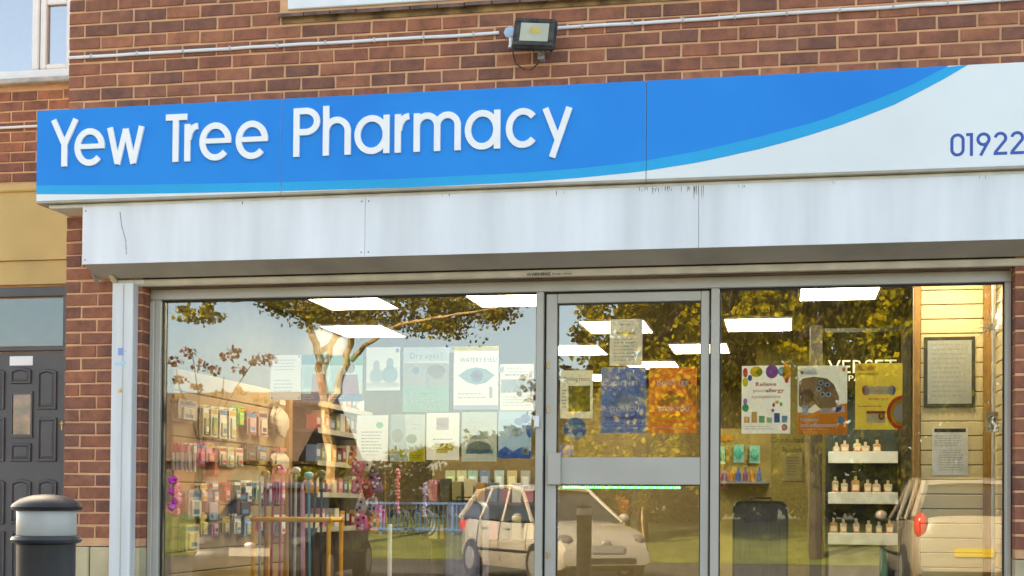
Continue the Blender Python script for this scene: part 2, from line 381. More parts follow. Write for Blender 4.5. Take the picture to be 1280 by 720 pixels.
b = MB(); a = at(15, 546, YW-.016); c = at(38.5, 490, YW-.016); b.box(a.x, c.x, YW-.016, YW-.0125, a.z, c.z); b.build('door_pane', mat('reflection_door_glass', (.30, .13, .06), .1, var=.4, scale=9, spec=1), door)  # orange reflections painted into the pane as mottled colour
b = MB(); qbox(13, 489, 40.5, 493, YW-.024, .011, 0, b); qbox(13, 543, 40.5, 547, YW-.024, .011, 0, b); qbox(13, 493.2, 15.5, 542.8, YW-.0235, .011, 0, b); qbox(38, 493.2, 40.5, 542.8, YW-.0235, .011, 0, b); b.build('glazing_bead', DARKDOOR, door)
b = MB(); qbox(12, 445, 41, 457, YW-.015, .0025, 0, b); b.build('number_plate', WHITE, door)
b = MB(); a = at(76.5, 538, YW-.02); b.box(a.x, a.x+.016, YW-.03, YW-.0125, a.z, a.z+.075, bev=.004); b.box(a.x+.002, a.x+.04, YW-.055, YW-.04, a.z+.045, a.z+.057, bev=.004); b.box(a.x+.004, a.x+.014, YW-.045, YW-.031, a.z+.046, a.z+.056); b.build('door_handle', BRASS, door)
# wing window
wz = at(30, 100, YW).z
b = MB(); x1 = at(86, 60, YW).x+.05; xm = at(52, 60, YW).x
b.box(-4, x1+.3, YW-.03, YW+.03, wz, wz+.07, bev=.008)
b.box(xm-.07, xm-.008, YW-.0305, YW+.0305, wz+.0705, wz+1.5, bev=.008); b.box(xm+.004, xm+.06, YW-.0315, YW+.03, wz+.0705, wz+1.5, bev=.008); b.box(x1-.055, x1+.3, YW-.028, YW+.03, wz+.0705, wz+1.5)
z2 = at(70, 7, YW).z; b.box(xm+.0605, x1-.0555, YW-.029, YW+.03, wz+.0705, wz+.11, bev=.006); b.box(xm+.0605, x1-.0555, YW-.029, YW+.03, z2, z2+.05, bev=.006)
b.box(xm+.0605, x1-.0555, YW-.0285, YW+.03, z2+.06, z2+.1, bev=.006)
wo = b.build('window', WHITE, wing); b = MB(); b.box(-4, x1, YW, YW+.006, wz+.03, wz+1.5); b.build('pane', HOUSEGL, wo)
b = MB(); b.box(-4, x1, YW+.05, YW+.06, wz, wz+1.5); b.build('blind', mat('sky_reflection_net', (.42, .58, .74), .9), wo)  # blue of the reflected sky painted into the net behind the pane
b = MB(); b.box(-4, x1+.3, YW-.07, YW+.02, wz-.045, wz-.004, bev=.008); b.build('sill', mat('grey_sill', (.5, .47, .43), .8, var=.2), wing)
cz = at(20, 160, YW).z
b = MB(); b.tube([(-4.2, YW-.012, cz), (-.4, YW-.012, cz+.005)], .011); tag(b.build('cable_conduit', WHITE), 'short white cable conduit on the recessed wing above the buff band', 'conduit')

# ------------------------------------------------------------------ fascia sign
SY = -.25; SZ0, SZ1 = 2.832, 3.412; SX0, SX1 = -.066, 7.9
sign = thing('fascia_sign', 'long blue and white pharmacy fascia sign with raised white lettering', 'sign', base=(SX0, SY, SZ0))
lo = [(-.066, 2.889), (.4, 2.872), (1.0, 2.86), (1.54, 2.852), (2.3, 2.846), (3.063, 2.853), (3.4, 2.868), (3.717, 2.888), (4.06, 2.930), (4.397, 2.992), (4.619, 3.044), (4.891, 3.122), (5.133, 3.209), (5.377, 3.327), (5.526, 3.412)]
hi = [(-.066, 2.944), (.4, 2.928), (1.0, 2.915), (1.54, 2.906), (2.3, 2.899), (3.063, 2.908), (3.4, 2.923), (3.717, 2.946), (4.06, 2.996), (4.397, 3.062), (4.729, 3.138), (5.055, 3.25), (5.215, 3.31), (5.424, 3.412)]
def fy(cv, x):
    if x <= cv[0][0]: return cv[0][1]
    for (a, b_), (c, d) in zip(cv, cv[1:]):
        if x <= c: return b_+(d-b_)*(x-a)/(c-a)
    return None
seams = [SX0, 1.546, 3.752, 5.96, SX1]
for a, c in zip(seams, seams[1:]):
    p = MB(); p.box(a+.0015, c-.0015, SY, -.06, SZ0+.012, SZ1, bev=.002); pan = p.build('sign_panel', SWHITE, sign)
    e = MB(); e.box(a+.001, c-.001, SY-.004, -.06, SZ0-.004, SZ0+.0115, bev=.002); e.build('edge_trim', SEDGE, pan)
    xs = [a+.002]+[a+(c-a)*i/24 for i in range(1, 24)]+[c-.002]
    for nm, m_, top, bot, xmax, dy in (('blue_field', SBLUE, None, hi, 5.424, .0016), ('cyan_stripe', SCYAN, hi, lo, 5.526, .0012)):
        q = MB(); X = [x for x in xs if x < xmax]
        if len(X) < 2: continue
        if c > xmax: X.append(xmax)
        vs = []
        for x in X:
            t_ = SZ1-.001 if top is None else (fy(top, x) or SZ1-.001); vs += [(x, SY-dy, min(t_, SZ1-.001)), (x, SY-dy, fy(bot, x) or SZ1-.001)]
        vs2 = [(v[0], SY-.0002, v[2]) for v in vs]; n = len(vs); fs = []
        for i in range(len(X)-1): fs += [(2*i, 2*i+1, 2*i+3, 2*i+2)]
        q.add(vs+vs2, fs+[tuple(n+i for i in f[::-1]) for f in fs]); q.build(nm, m_, pan)
b = MB(); b.box(SX0+.07, SX1-.05, SY+.03, -.004, SZ0-.03, SZ0-.006, bev=.004); b.build('lower_rail', mat('cream_trim', (.72, .68, .58), .5, var=.1), sign)
b = MB(); b.box(SX0+.02, SX1-.02, -.06, -.004, SZ0+.02, SZ1-.01); b.build('sign_back', SEDGE, sign)
ZBASE, ZX, ZC, ST = 3.052, 3.281, 3.345, .038
def arc(cx_, cz_, rx, rz, a0, a1, n=22): return [(cx_+rx*math.cos(R(a0+(a1-a0)*i/n)), cz_+rz*math.sin(R(a0+(a1-a0)*i/n))) for i in range(n+1)]
def letter(ch, x0, x1):
    b = MB(); h = ST/2; cx_ = (x0+x1)/2; zm = (ZBASE+ZX)/2; rx = (x1-x0)/2-h; rz = (ZX-ZBASE)/2-h+.002; k = [0]
    def rb(pts, w_=ST, closed=False): k[0] += 1; b.ribbon(pts, w_, SY-.014-.0004*k[0], SY-.0022, closed)
    if ch == 'e': rb(arc(cx_, zm, rx, rz, 2, 318, 34)); rb([(x0+h, zm+.004), (x1-h*.1, zm+.004)], ST*.8)
    elif ch == 'a': rb(arc(cx_-.004, zm, rx, rz, 0, 350, 35), closed=True); rb([(x1-h, ZBASE), (x1-h, ZX)])
    elif ch == 'c': rb(arc(cx_+.004, zm, rx, rz, 42, 318, 32))
    elif ch == 'w': 
        d = (x1-x0-ST*1.1)/4; p = [x0+ST*.55+d*i for i in range(5)]
        rb([(p[0], ZX), (p[1], ZBASE+.004)], ST*.95); rb([(p[1], ZBASE), (p[2], ZX-.012)], ST*.9); rb([(p[2], ZX-.012), (p[3], ZBASE)], ST*.95); rb([(p[3], ZBASE+.004), (p[4], ZX)], ST*.9)
    elif ch == 'y': xm_ = x0+.098; rb([(x0+h*1.1, ZX-.005), (xm_, ZBASE+.03)], ST*.95); rb([(x1-h*1.1, ZX-.005), (x0+.062, 2.988)], ST*.98)
    elif ch == 'Y': xm_ = x0+.096; rb([(xm_, ZBASE), (xm_, ZBASE+.15)]); rb([(x0+h*1.1, ZC), (xm_, ZBASE+.135)], ST*.92); rb([(x1-h*1.1, ZC), (xm_, ZBASE+.135)], ST*.92)
    elif ch == 'T': xm_ = cx_-.004; rb([(x0, ZC-h), (x1, ZC-h)]); rb([(xm_, ZBASE), (xm_, ZC-.01)])
    elif ch == 'r': rb([(x0+h, ZBASE), (x0+h, ZX)]); rb([(x0+h*1.3, ZX-.095)]+arc(x1+.002, ZX-.085, x1-x0-ST*.7, .07, 168, 92, 10))
    elif ch == 'P': rb([(x0+h, ZBASE), (x0+h, ZC)]); zr = ZC-.082; rb([(x0+h, ZC-h)]+arc(x1-.082-h+.012, zr, .07, .082-h+.001, 90, -90, 18)+[(x0+h, zr-.082+h)])
    elif ch in 'hm':
        rb([(x0+h, ZBASE), (x0+h, ZC+.006 if ch == 'h' else ZX)])
        leg = [x1-h] if ch == 'h' else [(x0+x1)/2, x1-h]; pr = x0+h
        for q in leg: rr = (q-pr)/2; rb([(q, ZBASE), (q, ZX-h-rr)]+arc(pr+rr, ZX-h-rr+.002, rr, rr, 0, 165, 16)); pr = q
    b.build('letter', LETTER, sign)
for ch, a, c in (('Y', .033, .226), ('e', .198, .4), ('w', .412, .665), ('T', .803, .942), ('r', .926, 1.013), ('e', 1.024, 1.23), ('e', 1.258, 1.465), ('P', 1.626, 1.793), ('h', 1.812, 1.986), ('a', 2.013, 2.226), ('r', 2.258, 2.346), ('m', 2.374, 2.661), ('a', 2.689, 2.898), ('c', 2.927, 3.13), ('y', 3.144, 3.327)): letter(ch, a, c)
def digit(ch, x0, x1):
    b = MB(); s_ = .0165; h = s_/2; z0, z1 = 2.907, 3.034; k = [0]
    def rb(p, closed=False): k[0] += 1; b.ribbon(p, s_, SY-.0006-.0003*k[0], SY-.0002, closed)
    rx = (x1-x0)/2-h; cx_ = (x0+x1)/2
    if ch == '0': rb(arc(cx_, z1-h-rx, rx, rx, 0, 180, 14)+arc(cx_, z0+h+rx, rx, rx, 180, 360, 14), True)
    if ch == '1': rb([(x0, z1-h), (x1-h, z1-h)]); rb([(x1-h, z0), (x1-h, z1-.0001)])
    if ch == '9': rb(arc(cx_, z1-h-rx, rx, rx, 0, 350, 24), True); rb([(x1-h*1.1, z1-h-rx-.006), (x0+.022, z0)])
    if ch == '2': rb(arc(cx_, z1-h-rx, rx, rx, 170, -30, 18)+[(x0+h, z0+s_*.9)]); rb([(x0, z0+h), (x1, z0+h)])
    b.build('digit', NAVY, sign)
for ch, a, c in (('0', 5.433, 5.509), ('1', 5.517, 5.553), ('9', 5.571, 5.646), ('2', 5.662, 5.733), ('2', 5.749, 5.821)): digit(ch, a, c)

# ------------------------------------------------------------------ roller shutter
shut = thing('roller_shutter', 'rolled up security shutter in a long white steel box below the sign', 'shutter', base=(.23, -.22, 0))
BY, BZ0, BZ1 = -.22, 2.447, 2.808
bs = [.233, 2.066, 4.052, 6.1]
for a, c in zip(bs, bs[1:]):
    p = MB(); p.box(a+.001, c-.001, BY, BY+.004, BZ0, BZ1, bev=.001); p.box(a+.001, c-.001, BY+.0042, BY+.02, BZ0, BZ0+.003); pn = p.build('box_panel', STEEL, shut)
    for x in (a+.022, c-.022):
        for z in ((BZ0+.028, BZ1-.028) if abs(x-4.052) > .1 else ()):
            q = MB(); q.lathe([(.005, 0), (.004, .002), (.001, .003)], n=8, M=Matrix.Translation((x, BY-.0005, z)) @ Matrix.Rotation(R(90), 4, 'X')); q.build('rivet', mat('rivet_steel', (.25, .25, .26), .5, metal=.5), pn)
sm = MB(); sm.prism([(BY+.0045, BZ0+.0035), (-.035, BZ0-.058), (-.02, BZ0-.058), (-.02, BZ1-.01), (BY+.0045, BZ1-.003), (BY+.0045, BZ1-.012), (-.03, BZ1-.02), (-.03, BZ0-.04), (BY+.0045, BZ0+.014)], bs[0]+.004, bs[-1]-.004, axis='x'); sm.build('soffit', SOFFIT, shut)
en = MB(); en.prism([(BY+.005, BZ0+.001), (BY+.06, BZ0-.004), (BY+.12, BZ0-.035), (BY+.16, BZ0-.085), (-.022, BZ0-.1), (-.022, BZ1-.004), (BY+.005, BZ1-.004)], bs[0]-.001, bs[0]+.003, axis='x'); en.build('end_plate', SOFFIT, shut)
br = MB(); br.prism([(BY+.09, BZ0-.012), (BY+.13, BZ0-.03), (-.01, BZ0-.095), (-.01, BZ0-.07)], .33, .37, axis='x'); br.build('bracket', CREAM, shut)
sl_ = MB(); sl_.box(.37, OPR+.2, -.03, .02, 2.40, 2.418, bev=.003); sl_.build('slat', CREAM, shut)
sl_ = MB(); sl_.box(.39, OPR+.2, -.012, .028, 2.338, 2.381, bev=.004); rail = sl_.build('bottom_rail', CREAM, shut)
sl_ = MB(); sl_.box(.42, 3.05, -.016, -.0122, 2.3485, 2.3725, bev=.001); sl_.build('slat_cap', CREAM, rail)
sl_ = MB(); sl_.box(.35, .545, -.02, .0, 2.352, 2.378, bev=.002); sl_.build('end_lock', mat('cream_trim', (.72, .68, .58), .5), shut)
PX0, PX1 = .361, .503
g = MB(); g.box(PX0, PX1, -.075, -.004, .02, 2.352, bev=.004); gd = g.build('guide_post', mat('white_painted_post', (.70, .70, .685), .45, var=.07, scale=4, streak=3), shut)
g = MB(); g.box(PX0+.075, PX0+.081, -.0765, -.0752, .03, 2.34); g.build('guide_seam', SOFFIT, gd)
for z in [2.1-.18*i for i in range(11)]:
    q = MB(); q.lathe([(.005, 0), (.004, .0025), (.001, .003)], n=8, M=Matrix.Translation((PX0+.095, -.0752, z)) @ Matrix.Rotation(R(90), 4, 'X')); q.build('screw', mat('screw_white', (.68, .68, .68), .4), gd)
p = at(150, 488, -.076); q = MB(); q.lathe([(.013, 0), (.012, .003), (.004, .004)], n=12, M=Matrix.Translation((p.x, -.0752, p.z)) @ Matrix.Rotation(R(90), 4, 'X')); q.build('lock', BRASS, gd)
q = MB(); p = at(151, 440, -.076); q.box(p.x-.018, p.x+.018, -.0768, -.0752, p.z-.02, p.z+.025); q.build('sticker', flat((.22, .33, .62)), gd)
q = MB(); p = at(151, 454, -.076); q.box(p.x-.04, p.x+.03, -.0766, -.0753, p.z-.012, p.z+.008); q.build('sticker', flat((.42, .62, .78)), gd)
g = MB(); g.box(OPR+.14, OPR+.28, -.075, -.004, .02, 2.352, bev=.004); g.build('guide_post', MATS['white_painted_post'], shut)
sc_ = MB(); a = at(150, 265, BY-.001); c = at(158, 318, BY-.001); sc_.ribbon([(a.x, a.z), (a.x+.012, (a.z*2+c.z)/3), (c.x-.006, (a.z+2*c.z)/3), (c.x, c.z)], .005, BY-.0006, BY-.0002); sc_.build('scuff_mark', mat('scuff', (.36, .36, .37), .8, var=.5, scale=60), shut)

rn = random.Random(9); GRIME = mat('grime', (.16, .13, .10), .9, var=.4, scale=80)
for px, n_, l_ in ((806, 5, .03), (822, 7, .05), (838, 6, .035), (858, 5, .045), (874, 6, .1), (700, 2, .03), (560, 2, .025), (1040, 2, .03), (300, 2, .02), (1230, 2, .03), (930, 3, .03)):
    for q in range(n_):
        p_ = at(px+rn.uniform(-7, 7), 240, BY); w_ = rn.uniform(.001, .0028); l2 = l_*rn.uniform(.35, 1.); zt_ = BZ1-.001-rn.uniform(0, .012); b = MB(); y_ = BY-.0003-.00002*q
        b.add([(p_.x-w_, y_, zt_), (p_.x+w_, y_, zt_), (p_.x+w_*.7, y_, zt_-l2*.6), (p_.x+w_*.15, y_, zt_-l2), (p_.x-w_*.5, y_, zt_-l2*.7)], [(4, 3, 2, 1, 0)]); b.build('grime_drip', GRIME, shut)
# ------------------------------------------------------------------ text as mesh
_tc = {}
def text_geo(s, bold=False):
    if (s, bold) in _tc: return _tc[(s, bold)]
    cu = bpy.data.curves.new('text', 'FONT'); cu.body = s; cu.size = 1; cu.resolution_u = 2
    if bold: cu.offset = .022
    o = bpy.data.objects.new('text', cu); me = bpy.data.meshes.new_from_object(o)
    v = [(q.co.x, q.co.y) for q in me.vertices]; f = [tuple(p.vertices) for p in me.polygons]
    bpy.data.objects.remove(o); bpy.data.meshes.remove(me); bpy.data.curves.remove(cu); _tc[(s, bold)] = (v, f); return v, f
def add_text(mb, s, x, z, h, y, mi=0, width=None, align='l', bold=False):
    v, f = text_geo(s, bold)
    if not v: return
    x0 = min(p[0] for p in v); x1 = max(p[0] for p in v); z0 = 0; k = h/.73
    kx = k if width is None else width/(x1-x0)
    ox = x-(0 if align == 'l' else (x1-x0)*kx/2 if align == 'c' else (x1-x0)*kx)
    mb.add([(ox+(p[0]-x0)*kx, y, z+p[1]*k) for p in v], f, mi)
p0 = at(658, 345, -.017); p1 = at(718, 343, -.017)
b = MB(); add_text(b, 'WARNING', p0.x, p0.z, .02, -.0168, 0, (p1.x-p0.x)*.5, bold=True); add_text(b, 'keep clear', p0.x+(p1.x-p0.x)*.54, p0.z+.004, .013, -.0168, 0, (p1.x-p0.x)*.42); b.build('warning_print', mat('worn_black_print', (.09, .07, .05), .7, var=.3, scale=60), rail)

# ------------------------------------------------------------------ shopfront: frame, panes, door
FT, GT = 2.335, 2.268; FY0, FY1 = .10, .19
sf = thing('shopfront', 'grey aluminium shopfront with two large display panes and glazed door', 'shopfront', base=(OPL, .1, 0))
GL, ML0, ML1, DR0, DR1, GRr = .603, 3.052, 3.097, 4.108, 4.158, 5.778
def bar(nm, x0, x1, z0, z1, y0=FY0, y1=FY1, par=sf, m_=ALU, bev=.004): b = MB(); b.box(x0, x1, y0, y1, z0, z1, bev=bev); return b.build(nm, m_, par)
bar('head_rail', OPL, OPR, GT, FT); bar('jamb', OPL+.002, GL, 0, GT-.001); bar('jamb', GRr, OPR-.002, 0, GT-.001)
bar('jamb_trim', OPL+.003, OPL+.035, .02, GT-.01, .085, .0995); bar('jamb_trim', OPR-.032, OPR-.004, .02, GT-.01, .085, .0995)
bar('mullion', ML0, ML1, 0, GT-.001, .095); bar('mullion', DR0, DR1, 0, GT-.001, .095)
bar('sill_rail', GL+.001, ML0-.001, .30, .37); bar('sill_rail', DR1+.001, GRr-.001, .30, .37)
bar('stall_riser', GL+.001, ML0-.001, .02, .299, .12, .2, m_=DARKDOOR); bar('stall_riser', DR1+.001, GRr-.001, .02, .299, .12, .2, m_=DARKDOOR)
bar('fillet_strip', OPL+.005, OPR-.005, 2.3355, 2.40, .06, .12, m_=mat('brown_timber_strip', (.28, .19, .12), .7, var=.25, scale=5, streak=.5))
bar('lintel', OPL+.001, OPR-.001, 2.4005, 2.469, .035, .255, par=shop, m_=MATS['brown_timber_strip'])
for a, c in ((GL, ML0), (DR1, GRr)):
    b = MB(); b.box(a-.01, c+.01, GLASS, GLASS+.006, .36, GT+.01); b.build('pane', GLASSM, sf)
    b = MB()
    b.box(a+.0005, c-.0005, .128, GLASS-.001, GT-.0095, GT-.0015); b.box(a+.0005, a+.007, .128, GLASS-.001, .372, GT-.01); b.box(c-.007, c-.0005, .128, GLASS-.001, .372, GT-.01); b.build('gasket', ALUD, sf)
dk = MB(); dk.box(ML1+.0005, ML1+.011, .14, .18, .02, GT-.002); dk.box(DR0-.009, DR0-.0005, .14, .18, .02, GT-.002); dk.box(ML1+.012, DR0-.01, .14, .18, GT-.011, GT-.002); dk.build('door_rebate', ALUD, sf)
dS0, dS1 = ML1+.013, DR0-.011; gS0, gS1 = 3.178, 4.048; DZ = GT-.013; gT = 2.197
dr = MB(); dr.box(dS0, gS0, .115, .165, .02, DZ, bev=.004); ddoor = dr.build('door', ALU, sf)
bar('stile', gS1, dS1, .02, DZ, .115, .165, ddoor); bar('top_rail', gS0+.001, gS1-.001, gT, DZ, .1155, .1645, ddoor)
bar('mid_rail', gS0+.001, gS1-.001, 1.098, 1.262, .113, .1645, ddoor); bar('bottom_rail', gS0+.001, gS1-.001, .02, .24, .1155, .1645, ddoor)
for z0, z1 in ((1.262, gT), (.24, 1.098)):
    b = MB(); b.box(gS0-.008, gS1+.008, .14, .146, z0-.008, z1+.008); b.build('pane', GLASSM, ddoor)
    b = MB(); b.box(gS0+.0008, gS1-.0008, .126, .139, z1-.007, z1-.0008); b.box(gS0+.0008, gS0+.006, .126, .139, z0+.001, z1-.008); b.box(gS1-.006, gS1-.0008, .126, .139, z0+.001, z1-.008); b.build('gasket', ALUD, ddoor)
a = at(684.5, 606, .1); c = at(701, 566, .1); bar('lock_case', a.x, c.x, a.z, c.z, .092, .1145, ddoor)
for py in (457, 512, 694):
    p = at(684.5, py, .11); b = MB(); b.box(p.x-.006, p.x+.008, .106, .1147, p.z-.018, p.z+.018, bev=.003); b.build('keyhole', BRASS, ddoor)
p = at(672, 527, .09); b = MB(); b.box(p.x-.02, p.x+.012, .07, .0948, p.z-.036, p.z+.036, bev=.005); tag(b.build('door_sensor', WHITE), 'small white plastic door sensor on the mullion beside the door', 'sensor')
b = MB(); k = .0
p0 = at(705, 609, .17); p1 = at(849, 611, .17); n = 44
for i in range(n):
    x = p0.x+(p1.x-p0.x)*i/(n-1); b.box(x-.006, x+.006, .168, .174, 1.082-.006, 1.082+.006, i % 3 == 1, bev=.002)
b.box(p0.x, p1.x, .1745, .178, 1.074, 1.09, 2)
tag(b.build('light_strip', [emis('green_led', (.02, .8, .12), 3.), emis('teal_led', (.05, .6, .45), 2), flat((.02, .2, .06))]), 'strip of green lights along the lower door pane', 'light strip')

# ------------------------------------------------------------------ floodlight, junction box, conduits
fl = thing('floodlight', 'black floodlight with rectangular lens on the brickwork above the sign', 'floodlight', base=(3.07, 0, 3.75))
c0 = at(668.5, 43, -.13); M = Matrix.Translation(c0) @ Matrix.Rotation(R(-14), 4, 'X') @ Matrix.Rotation(R(3), 4, 'Y') @ Matrix.Rotation(R(4), 4, 'Z')
b = MB(); b.box(-.128, .128, -.022, .03, -.098, .098, bev=.014, M=M); b.build('housing', mat('weathered_black_casting', (.035, .033, .030), .7, var=.5, scale=14, bump=.5), fl)
b = MB(); b.box(-.118, .118, -.029, -.0222, .062, .09, bev=.003, M=M); b.box(-.118, .118, -.029, -.0222, -.09, -.062, bev=.003, M=M); b.box(-.118, -.086, -.0285, -.0222, -.0615, .0615, bev=.003, M=M); b.box(.086, .118, -.0285, -.0222, -.0615, .0615, bev=.003, M=M); b.build('bezel', mat('scuffed_black', (.05, .045, .038), .65, var=.6, scale=25), fl)
b = MB(); b.box(-.0855, .0855, -.026, -.0222, -.0612, .0612, bev=.004, M=M); ln = b.build('lens', mat('dull_lens', (.50, .48, .36), .25, var=.1, scale=6), fl)
b = MB(); b.box(-.03, .035, -.0268, -.0261, -.01, .03, M=M); b.build('led_chip', mat('yellow_chip', (.58, .42, .10), .5), ln)
b = MB()
for i in range(7): b.box(-.11+.034*i, -.10+.034*i, .0302, .055, -.08, .08, M=M)
b.build('cooling_fins', BLACK, fl)
b = MB(); p = at(677, 72, -.03); b.box(p.x-.018, p.x+.018, -.07, -.003, p.z-.022, p.z+.022, bev=.003); b.box(p.x-.012, p.x+.012, -.12, -.0705, p.z, p.z+.05); b.build('bracket', mat('grey_bracket', (.35, .33, .3), .5, metal=.4), fl)
b = MB(); q = [at(*a_) for a_ in ((640, 58, -.05), (642, 70, -.04), (645, 80, -.03), (655, 87, -.03), (664, 87, -.03), (672, 80, -.04), (676, 70, -.06))]; b.tube(q, .0045, 6); b.build('cable', BLACK, fl)
jb = thing('junction_box', 'pale blue junction box left of the floodlight', 'junction box', base=(2.9, 0, 3.8))
p = at(637, 40, -.03); b = MB(); b.lathe([(.012, 0), (.035, .002), (.037, .008), (.037, .024), (.03, .03), (.004, .031)], n=8, M=Matrix.Translation((p.x, -.003, p.z)) @ Matrix.Rotation(R(90), 4, 'X')); b.build('box', mat('pale_blue_plastic', (.42, .54, .68), .5), jb)
p = at(639, 53, -.03); b = MB(); b.tube([(p.x, -.03, p.z-.02), (p.x, -.03, p.z+.025)], .014, 8); b.tube([(p.x, -.03, p.z-.032), (p.x, -.03, p.z-.021)], .018, 6); b.build('cable_gland', WHITE, jb)
def conduit(x0, x1, z0, z1, lab):
    t_ = thing('cable_conduit', lab, 'conduit', base=(x0, 0, z0)); n = max(2, int((x1-x0)/.29)); P = [(x0+(x1-x0)*i/(2*n), -.013, z0+(z1-z0)*i/(2*n)+random.uniform(-.0025, .0025)) for i in range(2*n+1)]
    b = MB(); b.tube(P, .0105, 8); b.build('pipe', WHITE, t_)
    for i in range(n): x = x0+(x1-x0)*(i+.5)/n; z = z0+(z1-z0)*(i+.5)/n; b = MB(); b.box(x-.006, x+.006, -.026, -.003, z-.015, z+.014, bev=.002); b.build('clip', mat('grey_clip', (.5, .47, .44), .6), t_)
conduit(.006, 2.83, 3.822, 3.823, 'white cable conduit running from the brick corner to the junction box')
conduit(3.19, 8.6, 3.832, 3.87, 'white cable conduit running right from the floodlight')

# ------------------------------------------------------------------ bollard on the pavement
def bollard(c, lab, top=1.0, k=.665):
    t_ = thing('bollard', lab, 'bollard', base=(c[0], c[1], c[2]))
    M = Matrix.Translation(c); f = lambda pr: [(r_*k, top+z*k if z <= 0 else top) for r_, z in pr]
    b = MB(); b.lathe([(.085, 0), (.11*k, .03)]+f([(.11, -.2), (.112, -.195)]), n=28, M=M); b.build('post', mat('black_bollard_metal', (.05, .052, .055), .38, var=.25, scale=5, metal=.2), t_, True)
    b = MB(); b.lathe(f([(.112, -.1945), (.128, -.189), (.134, -.178), (.128, -.166), (.112, -.162)]), n=28, M=M); b.build('ring', MATS['black_bollard_metal'], t_, True)
    b = MB(); b.lathe(f([(.1105, -.1615), (.1125, -.158), (.1125, -.068), (.1105, -.065)]), n=28, M=M); b.build('reflective_band', mat('band_white', (.44, .44, .41), .4, var=.1), t_, True)
    b = MB(); b.lathe(f([(.112, -.0645), (.13, -.06), (.134, -.05), (.128, -.038), (.1, -.018), (.06, -.005), (.02, 0), (.003, 0)]), n=28, M=M); b.build('cap', mat('black_cap', (.02, .016, .017), .45, var=.3, scale=8), t_, True)
d = ray(58.5, 640); bp_ = CAM+d*3.45
bollard((bp_.x, bp_.y, -.004), 'dark metal bollard with a white band on the pavement before the dark door', top=.993)

# ------------------------------------------------------------------ posters and notices on the inside of the glass
def poster(px0, py0, px1, py1, label, bg, els, Yp=.172, name='poster', cat='poster', thick=.0012, group=None, opaque=False):
    ink = (lambda c_: paper(c_, .27)) if opaque else paper
    a = at(px0, (py0+py1)/2, Yp); c = at(px1, (py0+py1)/2, Yp); zt = at((px0+px1)/2, py0, Yp).z; zb = at((px0+px1)/2, py1, Yp).z
    x0, x1 = a.x, c.x; W, H = x1-x0, zt-zb
    t_ = thing(name, label, cat, group, base=(x0, Yp, zb))
    b = MB()
    if thick > .0015: b.box(x0, x1, Yp, Yp+thick, zb, zt); b.build('sheet', flat(bg), t_)
    else:
        rn = random.Random(int(px0*3+py0)); nu, nv = 4, 5; cu_ = [rn.uniform(0, .006) for _ in range(4)]
        for j_ in range(nv+1):
            for i_ in range(nu+1):
                u, v = i_/nu, j_/nv; lift = cu_[0]*max(0, 1-3*u-3*v)+cu_[1]*max(0, 3*u-2-3*v)+cu_[2]*max(0, 3*v-2-3*u)+cu_[3]*max(0, 3*u+3*v-5); b.v.append((x0+u*W, Yp+lift, zb+v*H))
        for j_ in range(nv):
            for i_ in range(nu): a_ = j_*(nu+1)+i_; b.f.append((a_, a_+1, a_+nu+2, a_+nu+1)); b.m.append(0)
        b.build('sheet', ink(bg), t_, True)
    if not els: return t_
    mats = []; b = MB()
    def mi(c_, solid=False):
        m_ = flat(c_) if solid else ink(c_)
        if m_ not in mats: mats.append(m_)
        return mats.index(m_)
    U = lambda u: x0+u*W; V = lambda v: zt-v*H
    for k, e in enumerate(els):
        y = Yp-.0004-.0002*k; q = e[0]
        if q == 'r': b.add([(U(e[1]), y, V(e[4])), (U(e[3]), y, V(e[4])), (U(e[3]), y, V(e[2])), (U(e[1]), y, V(e[2]))], [(0, 1, 2, 3)], mi(e[5]))
        elif q == 'e': b.add([(U(e[1]+e[3]*math.cos(2*math.pi*i/22)), y, V(e[2]+e[4]*math.sin(2*math.pi*i/22))) for i in range(22)], [tuple(range(22))[::-1]], mi(e[5]))
        elif q == 'p': b.add([(U(u), y, V(v)) for u, v in e[1]], [tuple(range(len(e[1])))], mi(e[2]))
        elif q == 't': add_text(b, e[4], U(e[1]), V(e[2]), e[3]*H, y, mi(e[5], True), e[6]*W if len(e) > 6 and e[6] else None, e[7] if len(e) > 7 else 'c', len(e) > 8)
        elif q == 'l':
            rn = random.Random(k*7+int(px0))
            for i in range(e[4]):
                v = e[2]+i*e[5]; u1 = e[3]-rn.uniform(0, .25)*(e[3]-e[1]); hh = e[5]*.32
                u = e[1]
                while u < u1:
                    uw = min(u1, u+rn.uniform(.04, .13)); b.add([(U(u), y, V(v+hh)), (U(uw), y, V(v+hh)), (U(uw), y, V(v)), (U(u), y, V(v))], [(0, 1, 2, 3)], mi(e[6])); u = uw+.022
    b.build('print', mats, t_)
    return t_
PW = (.78, .79, .8); GR = (.32, .33, .36); LG = (.55, .57, .6); YE = (.78, .62, .02)
def tape(px, py, lab): 
    p = at(px, py, .1665); b = MB(); b.box(p.x-.016, p.x+.016, .1663, .1668, p.z-.018, p.z+.018); tag(b.build('tape_piece', flat((.85, .86, .86))), lab, 'tape')
poster(338, 444, 376, 500, 'blank looking white notice with faint lines beside the pink wellness poster', PW, [('l', .12, .1, .85, 4, .07, LG), ('l', .12, .55, .8, 4, .08, LG), ('e', .06, .04, .03, .02, GR), ('e', .94, .04, .03, .02, GR), ('e', .06, .96, .03, .02, GR), ('e', .94, .96, .03, .02, GR)], name='notice', cat='notice')
